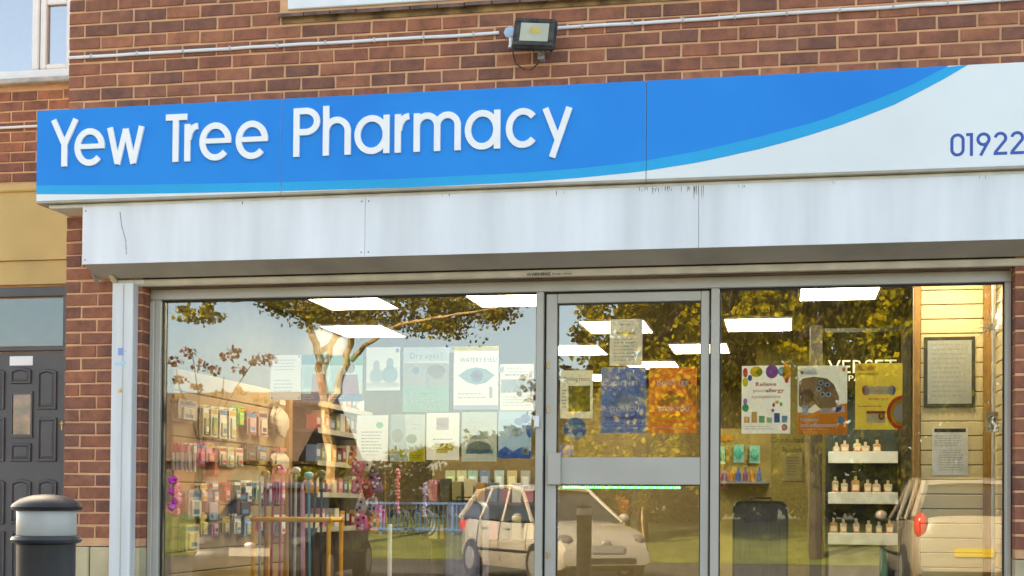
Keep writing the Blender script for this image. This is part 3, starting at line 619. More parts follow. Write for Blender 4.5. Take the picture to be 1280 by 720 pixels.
for k, (a, c, hair) in enumerate(((377, 411, (.12, .05, .03)), (412, 453, (.35, .2, .08)))):
    poster(a, 443+k, c, 502, ('teal and pink health poster showing a person, next to the blank white notice', 'green and pink health poster, second of the teal and pink pair')[k], (.42, .66, .66),
      [('r', 0, 0, 1, .22, ((.02, .33, .38), (.05, .42, .22))[k]), ('r', .05, .24, .45, .72, (.66, .78, .8)), ('e', .62, .27, .15, .12, hair), ('e', .62, .3, .1, .09, (.62, .4, .3)), ('p', [(.4, .42), (.85, .42), (.92, .85), (.35, .85)], ((.72, .25, .32), (.7, .12, .25))[k]), ('r', 0, .84, 1, 1, (.05, .22, .5)), ('l', .06, .87, .5, 2, .05, PW), ('e', .78, .9, .1, .05, (.1, .45, .75))])
poster(458, 434, 500, 488, 'pale poster of two grey blue figures above the green sticker notice', (.66, .72, .74), [('e', .3, .42, .1, .12, (.42, .52, .56)), ('e', .3, .66, .2, .18, (.45, .55, .6)), ('e', .7, .38, .11, .13, (.32, .42, .46)), ('e', .7, .64, .24, .2, (.3, .5, .58)), ('r', .0, .82, 1, .93, PW), ('e', .92, .08, .05, .05, (.1, .25, .6))])
poster(504, 434, 561, 515, 'green eye care poster with a bottle and a brown eye picture', (.60, .70, .68), [('r', 0, 0, 1, .22, PW), ('t', .5, .17, .09, 'Dry eyes?', (.12, .35, .33), .7), ('r', 0, .24, 1, .58, (.58, .50, .46)), ('e', .28, .36, .2, .07, (.75, .76, .76)), ('e', .28, .36, .07, .06, (.2, .3, .4)), ('e', .72, .36, .2, .09, (.36, .22, .14)), ('e', .75, .42, .14, .08, (.5, .35, .26)), ('r', 0, .58, 1, 1, (.28, .60, .44)), ('r', .5, .42, .58, .66, (.7, .75, .76)), ('r', .1, .66, .18, .88, PW), ('r', .21, .7, .28, .88, PW), ('l', .36, .7, .85, 4, .07, PW)])
poster(567, 433, 623, 512, 'white poster with a large blue eye under a yellow top band', (.80, .82, .84), [('r', 0, 0, 1, .07, YE), ('t', .55, .25, .075, 'WATERY EYES?', (.2, .24, .42), .82), ('p', [(.1, .46), (.3, .36), (.5, .33), (.72, .36), (.92, .46), (.72, .58), (.5, .61), (.3, .57)], (.22, .46, .52)), ('p', [(.24, .47), (.5, .38), (.8, .47), (.5, .56)], PW), ('e', .52, .47, .14, .095, (.22, .28, .52)), ('e', .52, .47, .06, .045, (.10, .10, .22)), ('l', .1, .74, .72, 2, .06, (.45, .5, .65)), ('r', .8, .64, .87, .82, (.4, .45, .58)), ('r', 0, .93, 1, 1, (.42, .53, .78))])
poster(625, 455, 667, 513, 'white sheet with a row of grey triangles beside the mullion', (.76, .76, .79), [('l', .2, .08, .8, 2, .08, LG), ('l', .15, .22, .9, 1, .09, GR), ('r', .03, .33, .97, .62, (.40, .41, .45)), ('p', [(.03, .62), (.26, .62), (.03, .38)], PW), ('p', [(.3, .62), (.5, .34), (.72, .62)], PW), ('p', [(.97, .62), (.78, .62), (.97, .38)], PW), ('p', [(.37, .6), (.5, .42), (.64, .6)], (.55, .56, .6)), ('l', .08, .7, .92, 4, .06, LG)])
poster(446, 519, 485, 576, 'white typed notice with a bright green sticker beside the pink bags', (.76, .77, .79), [('e', .73, .22, .12, .07, (.12, .55, .12)), ('l', .15, .36, .85, 7, .07, GR), ('l', .3, .86, .7, 1, .07, LG)], name='notice', cat='notice')
poster(488, 518, 531, 577, 'grey medicine poster with a yellow corner and yellow bottles', (.48, .54, .52), [('p', [(0, 0), (.42, 0), (.52, 1), (0, 1)], (.66, .69, .67)), ('l', .5, .1, .9, 3, .09, PW), ('e', .2, .45, .16, .15, (.55, .5, .35)), ('r', .08, .7, .2, .88, YE), ('r', .26, .74, .36, .9, YE), ('r', .1, .66, .18, .7, (.05, .08, .2)), ('e', .62, .52, .16, .1, (.2, .3, .12)), ('p', [(.56, .82), (1, .7), (1, 1), (.56, 1)], YE), ('l', .62, .86, .95, 2, .05, (.1, .12, .3))])
poster(533, 516, 574, 575, 'white notice with a pink box and yellow highlighted lines', (.80, .80, .79), [('r', .3, .1, .68, .36, (.66, .45, .45)), ('r', .34, .17, .64, .29, (.74, .6, .58)), ('l', .2, .55, .8, 1, .07, GR), ('r', .24, .64, .76, .69, YE), ('r', .15, .69, .86, .75, YE), ('r', .2, .75, .82, .80, YE), ('r', .3, .81, .66, .85, YE), ('l', .26, .66, .74, 3, .06, (.5, .42, .05))], name='notice', cat='notice')
poster(577, 515, 621, 577, 'grey green poster of a car and white lettering in the lower row', (.46, .53, .52), [('t', .5, .17, .065, 'IN YOUR AREA', PW, .7), ('l', .12, .24, .85, 3, .07, PW), ('p', [(.25, .55), (.5, .35), (.75, .55)], (.6, .65, .64)), ('e', .5, .72, .34, .13, (.30, .36, .35)), ('r', .12, .75, .9, .84, (.2, .4, .45)), ('l', .1, .9, .5, 1, .05, PW)])
poster(623, 514, 664, 573, 'light blue poster with dark blue splashes and a small white box', (.34, .55, .80), [('e', .82, .16, .15, .1, (.02, .22, .6)), ('e', .62, .22, .14, .08, (.05, .3, .68)), ('e', .95, .4, .1, .16, (.02, .2, .55)), ('e', .6, .44, .2, .1, (.72, .74, .7)), ('l', .1, .2, .45, 3, .07, (.6, .7, .85)), ('p', [(0, .85), (.2, .74), (.45, .85), (.7, .76), (1, .86), (1, 1), (0, 1)], (.03, .2, .6)), ('r', .74, .76, .94, .92, PW), ('r', .79, .8, .89, .88, (.5, .4, .2))])
for px, py, lb in ((564, 437, 'white tape square between the green and the eye posters'), (627, 462, 'white tape square beside the large blue eye'), (667, 482, 'white tape square at the mullion beside the triangle sheet'), (494, 570, 'white tape square at the foot of the green sticker notice')): tape(px, py, lb)
YD = .163
poster(762, 399, 803, 457, 'grey typed notice with one yellow highlighted line, topmost on the door', (.55, .56, .55), [('l', .3, .1, .75, 1, .08, GR), ('r', .22, .28, .78, .33, YE), ('l', .12, .42, .9, 7, .075, (.38, .39, .40))], YD, 'notice', 'notice')
poster(700, 463, 741, 523, 'white opening hours notice with a photograph in it', (.62, .65, .60), [('t', .5, .22, .095, 'Opening Hours', (.16, .17, .15), .8), ('r', .26, .32, .92, .86, (.26, .24, .07)), ('e', .6, .5, .25, .14, (.42, .32, .06)), ('e', .75, .68, .16, .12, (.36, .27, .04)), ('e', .4, .72, .1, .09, (.22, .24, .14)), ('l', .06, .4, .2, 6, .07, GR)], YD, 'notice', 'notice')
for x0, x1, lab, bg, c2, c3, c4 in ((751, 807.5, 'blue campaign poster with bold white lettering on the door', (.09, .19, .55), (.25, .36, .66), (.42, .52, .75), (.12, .2, .5)), (811, 871, 'orange campaign poster with bold white lettering on the door', (.80, .20, .03), (.58, .22, .05), (.8, .38, .08), (.85, .42, .04))):
    poster(x0, 459, x1, 541, lab, bg, [('p', [(.0, .0), (.3, .0), (.1, .12), (0, .16)], c3), ('e', .45, .45, .16, .09, c2), ('e', .6, .5, .2, .07, c3), ('e', .3, .55, .12, .06, c2), ('p', [(.62, .08), (.98, .3), (.98, .62), (.8, .4)], c2), ('t', .5, .28, .072, "DON'T LET", (.93, .93, .93), .66, 'c', 1), ('t', .52, .67, .072, 'STOP YOU', (.93, .93, .93), .66, 'c', 1), ('r', .06, .75, .94, .79, c4), ('l', .08, .82, .95, 2, .05, c3), ('l', .08, .92, .95, 1, .05, (.7, .7, .7))], YD, opaque=True)
b = MB(); p = at(719, 536, YD); rr = (at(733, 536, YD)-p).x
b.add([(p.x+rr*math.cos(math.pi*i/14), YD, p.z+rr*math.sin(math.pi*i/14)) for i in range(28)], [tuple(range(28))], 0)
b.add([(v[0], YD+.001, v[2]) for v in b.v], [tuple(range(28))[::-1]], 0)
for q in (-.42, .42): b.add([(p.x+rr*(q+.26*math.cos(math.pi*i/8)), YD-.0004, p.z+rr*(-.55+.26*math.sin(math.pi*i/8))) for i in range(16)], [tuple(range(16))], 1)
b.add([(p.x-rr*.6, YD-.0004, p.z+rr*.1), (p.x+rr*.6, YD-.0004, p.z+rr*.1), (p.x+rr*.6, YD-.0004, p.z+rr*.35), (p.x-rr*.6, YD-.0004, p.z+rr*.35)], [(0, 1, 2, 3)], 2)
tag(b.build('round_sticker', [flat((.03, .22, .55)), flat((.6, .66, .7)), flat((.15, .4, .7))]), 'round blue sticker below the opening hours notice', 'sticker')
poster(700, 556, 717, 570, 'small violet card in the corner above the door rail', (.2, .18, .5), [('r', .7, .05, 1, .95, PW), ('e', .35, .5, .25, .3, (.35, .35, .7))], YD, 'card', 'card')
ball = [(.3, .02, .13, .08, (.8, .5, .02)), (.36, .1, .07, .05, (.25, .5, .02)), (.62, .03, .13, .1, (.24, .05, .38)), (.84, .08, .1, .07, (.02, .4, .7)), (.97, .1, .09, .12, (.75, .3, .02)), (.04, .1, .05, .07, (.65, .05, .04)), (.05, .24, .06, .07, (.65, .6, .02)), (.17, .18, .045, .045, (.03, .12, .5)), (.97, .22, .04, .04, (.7, .05, .05)), (.08, .62, .07, .06, (.02, .45, .2)), (.02, .53, .04, .05, (.2, .1, .5))]
poster(927, 457, 988, 542, 'white allergy relief poster with coloured balloons round the border', (.74, .80, .84), [('e', min(a, .92) if a > .5 else max(a, .075), max(b_, .09), c_, d_, e_) for a, b_, c_, d_, e_ in ball if True] + [('t', .5, .3, .06, 'Relieve', (.55, .08, .16), .42, 'c', 1), ('t', .36, .39, .052, 'your', (.55, .15, .22), .26), ('t', .68, .39, .055, 'allergy', (.55, .08, .16), .38, 'c', 1), ('t', .5, .48, .055, 'symptoms', (.55, .2, .28), .6)] + [('r', .05+.155*i, .84-h, .05+.155*i+.115, .84, c_) for i, (h, c_) in enumerate(((.09, (.72, .42, .2)), (.16, (.7, .4, .16)), (.1, (.15, .5, .25)), (.08, (.4, .6, .45)), (.14, (.04, .14, .38)), (.1, (.12, .38, .6))))] + [('e', .66, .58, .03, .03, (.6, .08, .1)), ('e', .73, .54, .04, .025, (.6, .5, .05)), ('e', .81, .57, .03, .03, (.1, .4, .15)), ('e', .64, .66, .03, .025, (.1, .2, .5)), ('e', .88, .91, .06, .05, (.6, .15, .2)), ('e', .88, .91, .03, .025, PW), ('l', .08, .89, .7, 2, .035, LG)])
SK = (.34, .20, .10)
poster(997, 457, 1059, 543, 'orange pain relief poster showing a bare shoulder', (.62, .68, .66), [('p', [(.02, .24), (.12, .18), (.35, .16), (.6, .19), (.74, .28), (.84, .46), (.82, .62), (.5, .66), (.36, .56), (.2, .64), (.02, .58)], SK), ('e', .2, .44, .14, .1, (.27, .15, .075)), ('e', .55, .3, .16, .1, (.40, .25, .13)), ('r', .03, .05, .38, .14, PW), ('e', .09, .1, .035, .025, (.6, .2, .05)), ('t', .25, .115, .035, 'voltarol', GR, .22)] + [('e', u, v, .06, .04, PW) for u, v in ((.47, .25), (.6, .28), (.43, .34), (.5, .42), (.62, .42))] + [('e', u, v, .028, .02, (.02, .1, .32)) for u, v in ((.47, .25), (.6, .28), (.43, .34), (.5, .42), (.62, .42))] + [('p', [(.53, .31), (.62, .31), (.575, .38)], (.65, .15, .1)), ('p', [(0, .68), (.3, .69), (.6, .6), (1, .55), (1, 1), (0, 1)], (.85, .25, .015)), ('r', .08, .57, .22, .72, PW), ('t', .15, .68, .06, '24', GR, .1), ('p', [(.44, .63), (.95, .59), (.95, .68), (.46, .7)], PW), ('p', [(.78, .61), (.9, .59), (.86, .67), (.76, .68)], (.03, .12, .4)), ('e', .87, .79, .075, .055, (.2, .5, .7)), ('t', .06, .81, .055, 'Powerful', PW, .36, 'l', 1), ('t', .06, .89, .055, 'anti-inflammatory', PW, .76, 'l', 1), ('l', .06, .92, .7, 1, .04, PW), ('e', .93, .06, .035, .03, (.65, .25, .05))])
poster(1069, 454, 1128, 537, 'yellow poster with red and yellow rings in the corner and a capsule', (.58, .45, .055), [('r', .04, .03, .44, .11, (.60, .34, .08)), ('t', .24, .1, .05, 'NEUROMOL', (.55, .1, .05), .32), ('r', .04, .14, .5, .18, (.66, .52, .08)), ('e', .22, .41, .08, .075, (.52, .05, .03)), ('e', .78, .41, .08, .075, (.10, .10, .42)), ('p', [(.2, .35), (.8, .35), (.8, .47), (.2, .47)], (.62, .62, .56)), ('t', .5, .43, .03, 'CAPSULE', (.5, .1, .1), .2), ('l', .28, .53, .75, 1, .05, (.5, .12, .05)), ('l', .06, .64, .6, 1, .05, (.5, .15, .05)), ('r', .24, .72, .64, .9, (.62, .60, .5)), ('r', .24, .72, .64, .76, (.55, .06, .05)), ('e', .56, .8, .07, .055, (.55, .06, .04)), ('e', .56, .8, .04, .03, (.7, .5, .05))] + [('p', [(1, .75-.26*q)]+[(1-.33*q*math.sin(math.pi*i/12), .75-.26*q*math.cos(math.pi*i/12)) for i in range(1, 12)]+[(1, .75+.26*q*.96)], c_) for q, c_ in ((1, (.62, .03, .02)), (.78, (.78, .5, .02)), (.55, (.66, .66, .6)))])

# ------------------------------------------------------------------ shop interior
CEIL = 2.5; IX0, IX1, IY1 = .62, 6.6, 9.6
b = MB(); b.box(.1, 9.3, .2, 10.4, -.1, .02); struct(b.build('shop_floor', mat('vinyl_floor', (.22, .18, .13), .5, var=.1)))
b = MB(); b.box(.1, 9.3, .2, 10.4, CEIL, CEIL+.1); struct(b.build('shop_ceiling', mat('ceiling_tile', (.13, .12, .095), .9, var=.05)))
b = MB(); b.box(.1, 9.3, 8.6, 8.7, .02, CEIL); struct(b.build('shop_back_wall', WALLP))
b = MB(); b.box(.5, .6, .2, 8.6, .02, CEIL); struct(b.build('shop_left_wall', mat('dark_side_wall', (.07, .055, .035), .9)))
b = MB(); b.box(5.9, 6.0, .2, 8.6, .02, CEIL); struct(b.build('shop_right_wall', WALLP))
PANEL = emis('ceiling_panel_light', (1, .93, .80), 4.2)
pl = [(1.05, 1.3), (2.25, 1.3), (4.64, 1.3), (2.86, .2), (4.05, .2), (5.22, .2), (.62, 2.95), (2.86, 2.95), (4.05, 2.95), (2.25, 4.56), (3.46, 4.56), (2.86, 6.0), (2.25, 7.3)]  # front row just inside the window is added, unseen, to light the boarded panel
for x, y in pl:
    D_ = .34 if y < .5 else .76
    t_ = thing('ceiling_light', 'square white light panel in the dark shop ceiling, front row added', 'ceiling light', 'ceiling light panels', base=(x, y, CEIL))
    b = MB(); b.box(x+.01, x+.54, y+.01, y+D_, CEIL-.012, CEIL-.004); b.build('diffuser', PANEL, t_)
    b = MB()
    for q in ((x-.01, x+.009, y-.01, y+D_+.02), (x+.541, x+.56, y-.01, y+D_+.02), (x+.0095, x+.5405, y-.01, y+.009), (x+.0095, x+.5405, y+D_+.001, y+D_+.02)): b.box(*q, CEIL-.016, CEIL-.002)
    b.build('frame', WHITE, t_)
# slatted display wall on the left, boards horizontal
sw = thing('slat_wall', 'beige slatted display wall at the left end of the shop window', 'display wall', base=(.6, .25, 0))
z = .06; YS = 2.2
while z < 1.75:
    b = MB(); b.box(.602, .622, .26, YS, z, z+.142, bev=.004); b.build('board', TANB, sw); z += .15
b = MB(); b.box(.602, .66, YS+.002, YS+.07, .02, 1.85, bev=.004); b.build('end_post', TIMBER, sw)
def hang(px0, py0, px1, py1, c1, c2, lab, X=.624, shape='card', name='hanging_pack', cat='pack', group='packs hanging on the slatted wall'):
    a = atx(px0, (py0+py1)/2, X+.02); c = atx(px1, (py0+py1)/2, X+.02); zt = atx((px0+px1)/2, py0, X+.02).z; zb = atx((px0+px1)/2, py1, X+.02).z
    y0, y1 = a.y, c.y; t_ = thing(name, lab, cat, group, base=(X, y0, zb)); W = y1-y0; H = zt-zb; ym = (y0+y1)/2
    b = MB(); b.tube([(X-.002, ym, zt-.02), (X+.09, ym, zt-.012)], .003, 6); b.build('peg', mat('chrome_peg', (.6, .6, .6), .3, metal=.9), t_)
    for k in range(3):
        xx = X+.012+k*.022; b = MB()
        if shape == 'card': b.box(xx, xx+.002, y0+random.uniform(0, .01), y1-random.uniform(0, .01), zb+random.uniform(0, .02), zt, bev=0); b.box(xx+.0022, xx+.014, y0+W*.2, y1-W*.2, zb+H*.1, zb+H*random.uniform(.5, .7), 1, bev=.005); b.box(xx+.0021, xx+.0026, y0+W*.1, y1-W*.1, zt-H*.24, zt-H*.1, 2); b.box(xx+.0143, xx+.0148, y0+W*.3, y1-W*.3, zb+H*.2, zb+H*.35, 2)
        elif shape == 'brush': b.tube([(xx+.006, ym+W*.2*(k-1), zb), (xx+.006, ym+W*.2*(k-1), zt-H*.35)], W*.12, 6); b.box(xx, xx+.012, ym-W*.28+W*.2*(k-1), ym+W*.28+W*.2*(k-1), zt-H*.36, zt, 1, bev=.005)
        elif shape == 'sponge': b.ball((xx+.03, ym, (zt+zb)/2-H*.04*k), .022, W*.42, H*.34, 0, 10, .12); b.box(xx+.02, xx+.03, ym-W*.2, ym+W*.2, zt-H*.12, zt, 1)
        b.build('pack', [flat(c1), flat(c2), flat(tuple(random.choice(((.05, .05, .06), (.7, .7, .68), (.5, .06, .08), (.06, .2, .42), (.55, .42, .05)))))], t_)
    return t_
hg = [(216, 500, 240, 528, (.36, .37, .33), (.5, .52, .48), 'grey boxed pack hung high beside the window jamb', 'card'), (247, 506, 255, 548, (.5, .52, .3), (.3, .34, .12), 'long olive green pack on the slatted wall', 'card'), (257, 508, 266, 548, (.62, .64, .55), (.24, .4, .16), 'long white pack with a green insert', 'card'), (268, 509, 278, 550, (.66, .68, .62), (.48, .54, .36), 'long pale pack beside the bright green one', 'card'), (280, 510, 289, 552, (.62, .66, .6), (.5, .6, .5), 'long mint pack next to the bright green one', 'card'), (290, 508, 299, 534, (.08, .5, .05), (.2, .62, .12), 'bright green pack on the slatted wall', 'card'), (302, 514, 315, 544, (.34, .2, .16), (.45, .3, .3), 'brown pack with a rose insert', 'card'), (317, 514, 329, 546, (.4, .26, .24), (.5, .38, .32), 'dusty rose pack on the slatted wall', 'card'), (334, 500, 352, 550, (.45, .40, .31), (.5, .46, .38), 'cream bath sponge near the timber end post', 'sponge'), (215, 553, 222, 588, (.55, .5, .5), (.6, .03, .1), 'red headed brush nearest the window jamb', 'brush'), (223, 554, 230, 586, (.5, .42, .44), (.6, .2, .3), 'rose headed brush on the slatted wall', 'brush'), (231, 554, 238, 590, (.7, .68, .68), (.6, .6, .62), 'white headed brush on the slatted wall', 'brush'), (240, 553, 250, 584, (.62, .12, .28), (.66, .1, .22), 'pink carded brush set', 'card'), (251, 553, 262, 580, (.66, .3, .4), (.7, .15, .3), 'lighter pink carded brush set', 'card'), (258, 560, 266, 598, (.25, .05, .04), (.35, .08, .06), 'long dark red carded comb', 'card'), (268, 558, 277, 584, (.6, .55, .42), (.45, .42, .3), 'buff carded comb, first beside the dark red one', 'card'), (278, 559, 287, 584, (.5, .52, .42), (.6, .58, .5), 'grey green carded comb on the slatted wall', 'card'), (288, 560, 298, 584, (.54, .5, .4), (.36, .38, .28), 'olive and buff carded comb on the slatted wall', 'card'), (302, 556, 314, 577, (.06, .05, .04), (.12, .1, .08), 'black carded hair clips', 'card'), (315, 557, 328, 577, (.1, .08, .06), (.3, .28, .25), 'black carded hair clips with a silver insert', 'card'), (333, 560, 354, 592, (.48, .43, .35), (.5, .18, .13), 'cream sponge with a red tag on the slatted wall', 'sponge'), (228, 612, 246, 650, (.3, .38, .42), (.5, .56, .56), 'grey blue bath pack low on the slatted wall', 'card'), (250, 612, 268, 655, (.08, .12, .2), (.2, .3, .42), 'dark blue pack low on the slatted wall', 'card'), (290, 616, 308, 648, (.13, .03, .04), (.04, .03, .04), 'dark maroon purse hung low on the slatted wall', 'card'), (225, 655, 243, 690, (.55, .44, .28), (.64, .52, .36), 'tan gift pack low on the slatted wall', 'card')]
rn = random.Random(21); tints = [('ivory', (.62, .56, .44)), ('pink', (.6, .2, .32)), ('mint', (.36, .5, .4)), ('charcoal', (.05, .05, .06)), ('sky blue', (.22, .38, .55)), ('mustard', (.5, .36, .06)), ('lilac', (.4, .3, .5)), ('white', (.66, .66, .66)), ('crimson', (.42, .03, .06))]
for k, (py, x_) in enumerate([(y_, x0_) for y_ in (600, 640) for x0_ in range(243, 345, 14)]):
    nm, c_ = tints[(k*4+k//9) % 9]; hg.append((x_+rn.uniform(0, 3), py+rn.uniform(0, 6), x_+10, py+rn.uniform(24, 32), c_, tuple(min(.75, v*.5+.25) for v in c_), '%s pack in the %s row of the slatted wall' % (nm, {600: 'third', 640: 'fourth', 668: 'fifth'}[py]), 'card'))
for q in hg: hang(*q[:7], shape=q[7], group='packs hanging on the slatted wall')
b = MB(); p = atx(217, 600, .66)
for i in range(7): b.ball((.67+random.uniform(-.01, .02), p.y+random.uniform(-.03, .03), p.z-.035*i), .03, .05, .03, i % 2, 9, .25)
tag(b.build('magenta_scarf', [flat((.5, .02, .3)), flat((.62, .12, .42))]), 'crumpled magenta scarf hanging by the window jamb', 'scarf')
# dark shelf unit along the left wall
su = thing('shelf_unit', 'dark brown shelf unit of small packs beyond the slatted wall', 'shelf unit', base=(.61, 2.3, 0)); SUY0, SUY1 = 2.3, 3.7
DB = mat('dark_walnut', (.055, .03, .022), .6, var=.2); b = MB(); b.box(.602, .615, SUY0, SUY1, .02, 2.0); b.build('back', DB, su)
zs = [atx(400, y_, .8).z for y_ in (538, 578, 617, 660, 505)]
for z in zs: b = MB(); b.box(.616, .86, SUY0, SUY1, z-.02, z); b.build('shelf', DB, su); b = MB(); b.box(.8605, .866, SUY0, SUY1, z-.03, z+.012); b.build('price_rail', mat('grey_rail', (.42, .4, .36), .5), su)
cols_ = [('dark red', (.25, .03, .03)), ('cream', (.6, .52, .35)), ('rose', (.5, .16, .2)), ('slate blue', (.1, .14, .25)), ('olive', (.25, .24, .1)), ('white', (.62, .62, .6)), ('amber', (.45, .22, .04)), ('black', (.03, .03, .03))]
lev = ['second', 'third', 'fourth', 'bottom', 'top']
for si, z in enumerate(zs):
    y = SUY0+.05; k = si*3
    while y < SUY1-.1:
        wd = random.uniform(.07, .11); h = random.uniform(.1, .17); nm, c_ = cols_[k % 8]; k += 1
        t_ = thing('medicine_box', '%s pack on the %s shelf of the dark shelf unit' % (nm, lev[si]), 'pack', '%s packs on the dark shelf unit' % nm, base=(.8, y, z)); b = MB(); b.box(.74, .83, y, y+wd, z+.001, z+h, bev=.004); b.build('carton', flat(c_), t_)
        b = MB(); b.box(.8302, .831, y+wd*.15, y+wd*.85, z+h*.35, z+h*.75); b.build('panel_print', flat(tuple(min(.75, v*.4+.4) for v in c_)), t_)
        y += wd+random.uniform(.01, .05)
# walking stick stand
YC = .95; p0 = at(317, 649, YC); p1 = at(411, 653, YC); OR = mat('orange_powder_coat', (.85, .40, .025), .4, var=.08)
st = thing('stick_stand', 'orange metal stand holding walking sticks inside the left pane', 'stand', base=(p0.x, YC, .02)); zt = p0.z
for y in (YC, YC+.26): b = MB(); b.tube([(p0.x-.02, y, zt), (p1.x+.02, y, zt)], .017, 8); b.build('top_bar', OR, st)
for x in (p0.x, p1.x):
    for y in (YC, YC+.26): b = MB(); b.tube([(x, y, .02), (x, y, zt-.0175)], .016, 8); b.build('leg', OR, st)
    b = MB(); b.tube([(x, YC+.013, zt-.001), (x, YC+.247, zt-.001)], .009, 8); b.build('side_bar', OR, st)
b = MB(); b.box(p0.x, p1.x, YC, YC+.26, .1, .12); b.build('base_tray', BLACK, st)
sticks = [(332, 596, (.30, .12, .06), 'brown wooden walking stick'), (342, 592, (.42, .05, .12), 'pink handled walking stick'), (352, 593, (.55, .10, .25), 'bright pink walking stick'), (362, 600, (.04, .04, .045), 'black walking stick beside the pink one'), (370, 592, (.52, .45, .36), 'cream handled walking stick'), (378, 612, (.6, .28, .36), 'pink flowered walking stick'), (386, 598, (.08, .3, .4), 'teal blue walking stick shaft'), (394, 604, (.05, .05, .05), 'thin black walking stick next to the teal one'), (402, 596, (.03, .03, .03), 'tall black walking stick at the end of the stand'), (325, 602, (.40, .42, .4), 'grey walking stick at the first leg of the stand')]
for k, (px, py, c_, lab) in enumerate(sticks):
    y = YC+.06+.05*(k % 4); a = at(px, py, y); t_ = thing('walking_stick', lab, 'walking stick', 'walking sticks in the orange stand', base=(a.x, y, .12)); tl = random.uniform(-.02, .02)
    b = MB(); b.tube([(a.x+tl, y, .121), (a.x, y, a.z)], .0095 if k != 5 else .016, 8); b.build('shaft', flat(c_, .4), t_)
    b = MB()
    if k % 2: b.tube([(a.x, y, a.z+.0), (a.x, y, a.z+.035), (a.x+.02, y, a.z+.06), (a.x+.055, y, a.z+.06), (a.x+.072, y, a.z+.03)], .011, 8)
    else: b.ball((a.x, y, a.z+.022), .036, .024, .026, 0, 10)
    b.build('handle', flat(tuple(min(.8, v*1.5+.05) for v in c_), .35), t_)
# spinner with pink bags
ys = 1.45; p = at(487, 700, ys); sp = thing('display_spinner', 'white pole spinner hung with pink bags below the typed notice', 'display stand', base=(p.x, ys, .02))
b = MB(); b.tube([(p.x, ys, .02), (p.x, ys, at(487, 655, ys).z)], .016, 10); b.build('pole', WHITE, sp)
b = MB(); b.tube([(p.x-.03, ys, at(480, 655, ys).z), (p.x-.05, ys, at(478, 560, ys).z)], .006, 8); b.build('upper_rod', TIMBER, sp)
b = MB(); b.lathe([(.2, 0), (.2, .02), (.03, .04), (.02, .05)], (p.x, ys, .02), 20); b.build('foot', WHITE, sp)
bags = [(447, 585, (.6, .1, .3), 'hot pink drawstring bag'), (458, 578, (.62, .62, .64), 'white drawstring bag'), (466, 590, (.05, .04, .07), 'black drawstring bag'), (447, 607, (.7, .2, .42), 'rose drawstring bag'), (459, 612, (.35, .02, .06), 'crimson drawstring bag'), (470, 606, (.25, .12, .3), 'plum drawstring bag'), (452, 632, (.5, .5, .54), 'silver drawstring bag'), (466, 630, (.42, .42, .5), 'lilac grey drawstring bag'), (452, 653, (.7, .16, .4), 'pink and orange drawstring bag'), (466, 655, (.68, .22, .05), 'orange drawstring bag'), (474, 645, (.6, .08, .35), 'magenta drawstring bag'), (443, 572, (.62, .25, .1), 'coral drawstring bag')]
for k, (px, py, c_, lab) in enumerate(bags):
    y = ys-.05+.035*(k % 4); a = at(px, py, y); t_ = thing('gift_bag', lab+' on the display spinner', 'bag', 'bags on the display spinner', base=(a.x, y, a.z))
    Mb = Matrix.Translation((a.x, y, a.z)) @ Matrix.Rotation(random.uniform(-.35, .35), 4, 'Y') @ Matrix.Rotation(random.uniform(-.5, .5), 4, 'Z')
    b = MB(); b.box(-.045, .045, -.014, .014, -.06, .05, 0, .013, Mb)
    for q in range(6): u_, v_ = random.uniform(-.032, .032), random.uniform(-.045, .035); b.box(u_-.009, u_+.009, -.0155, -.0142, v_-.009, v_+.009, 1 if q % 2 else 2, 0, Mb)
    b.build('pouch', [flat(c_, .4), flat((.72, .66, .68)), flat((.06, .04, .06))], t_); b = MB(); b.lathe([(.012, .05), (.010, .06), (.034, .085), (.002, .08)], n=9, M=Mb); b.build('ruffle', flat(tuple(min(.8, v*1.3+.12) for v in c_), .4), t_)
for k, px in enumerate((494, 503, 513, 522, 530)):
    a = at(px, 648, 1.9); b = MB()
    for i in range(3):
        n = 18; r_ = .07+.012*i; b.tube([(a.x+.01*i+r_*.75*math.cos(2*math.pi*q/n), 1.9+.012*i, a.z-.02*i+r_*math.sin(2*math.pi*q/n)) for q in range(n+1)], .007, 6, i % 2)
    tag(b.build('headband', [flat((.03, .04, .06)), flat(((.05, .12, .3), (.3, .3, .36))[k % 2])]), 'bunch of dark headbands hanging beside the spinner', 'headband', 'headbands beside the spinner')
for px, py0, py1, c_, lab in ((497, 588, 640, (.62, .2, .25), 'string of pink beads behind the left pane'), (531, 606, 645, (.4, .3, .55), 'string of lilac beads behind the left pane')):
    b = MB(); n = 13
    for i in range(n): a = at(px, py0+(py1-py0)*i/(n-1), 1.75); b.ball((a.x+random.uniform(-.008, .008), 1.75, a.z), .016, .016, .016, 0, 8)
    tag(b.build('bead_string', flat(c_, .3)), lab, 'beads')
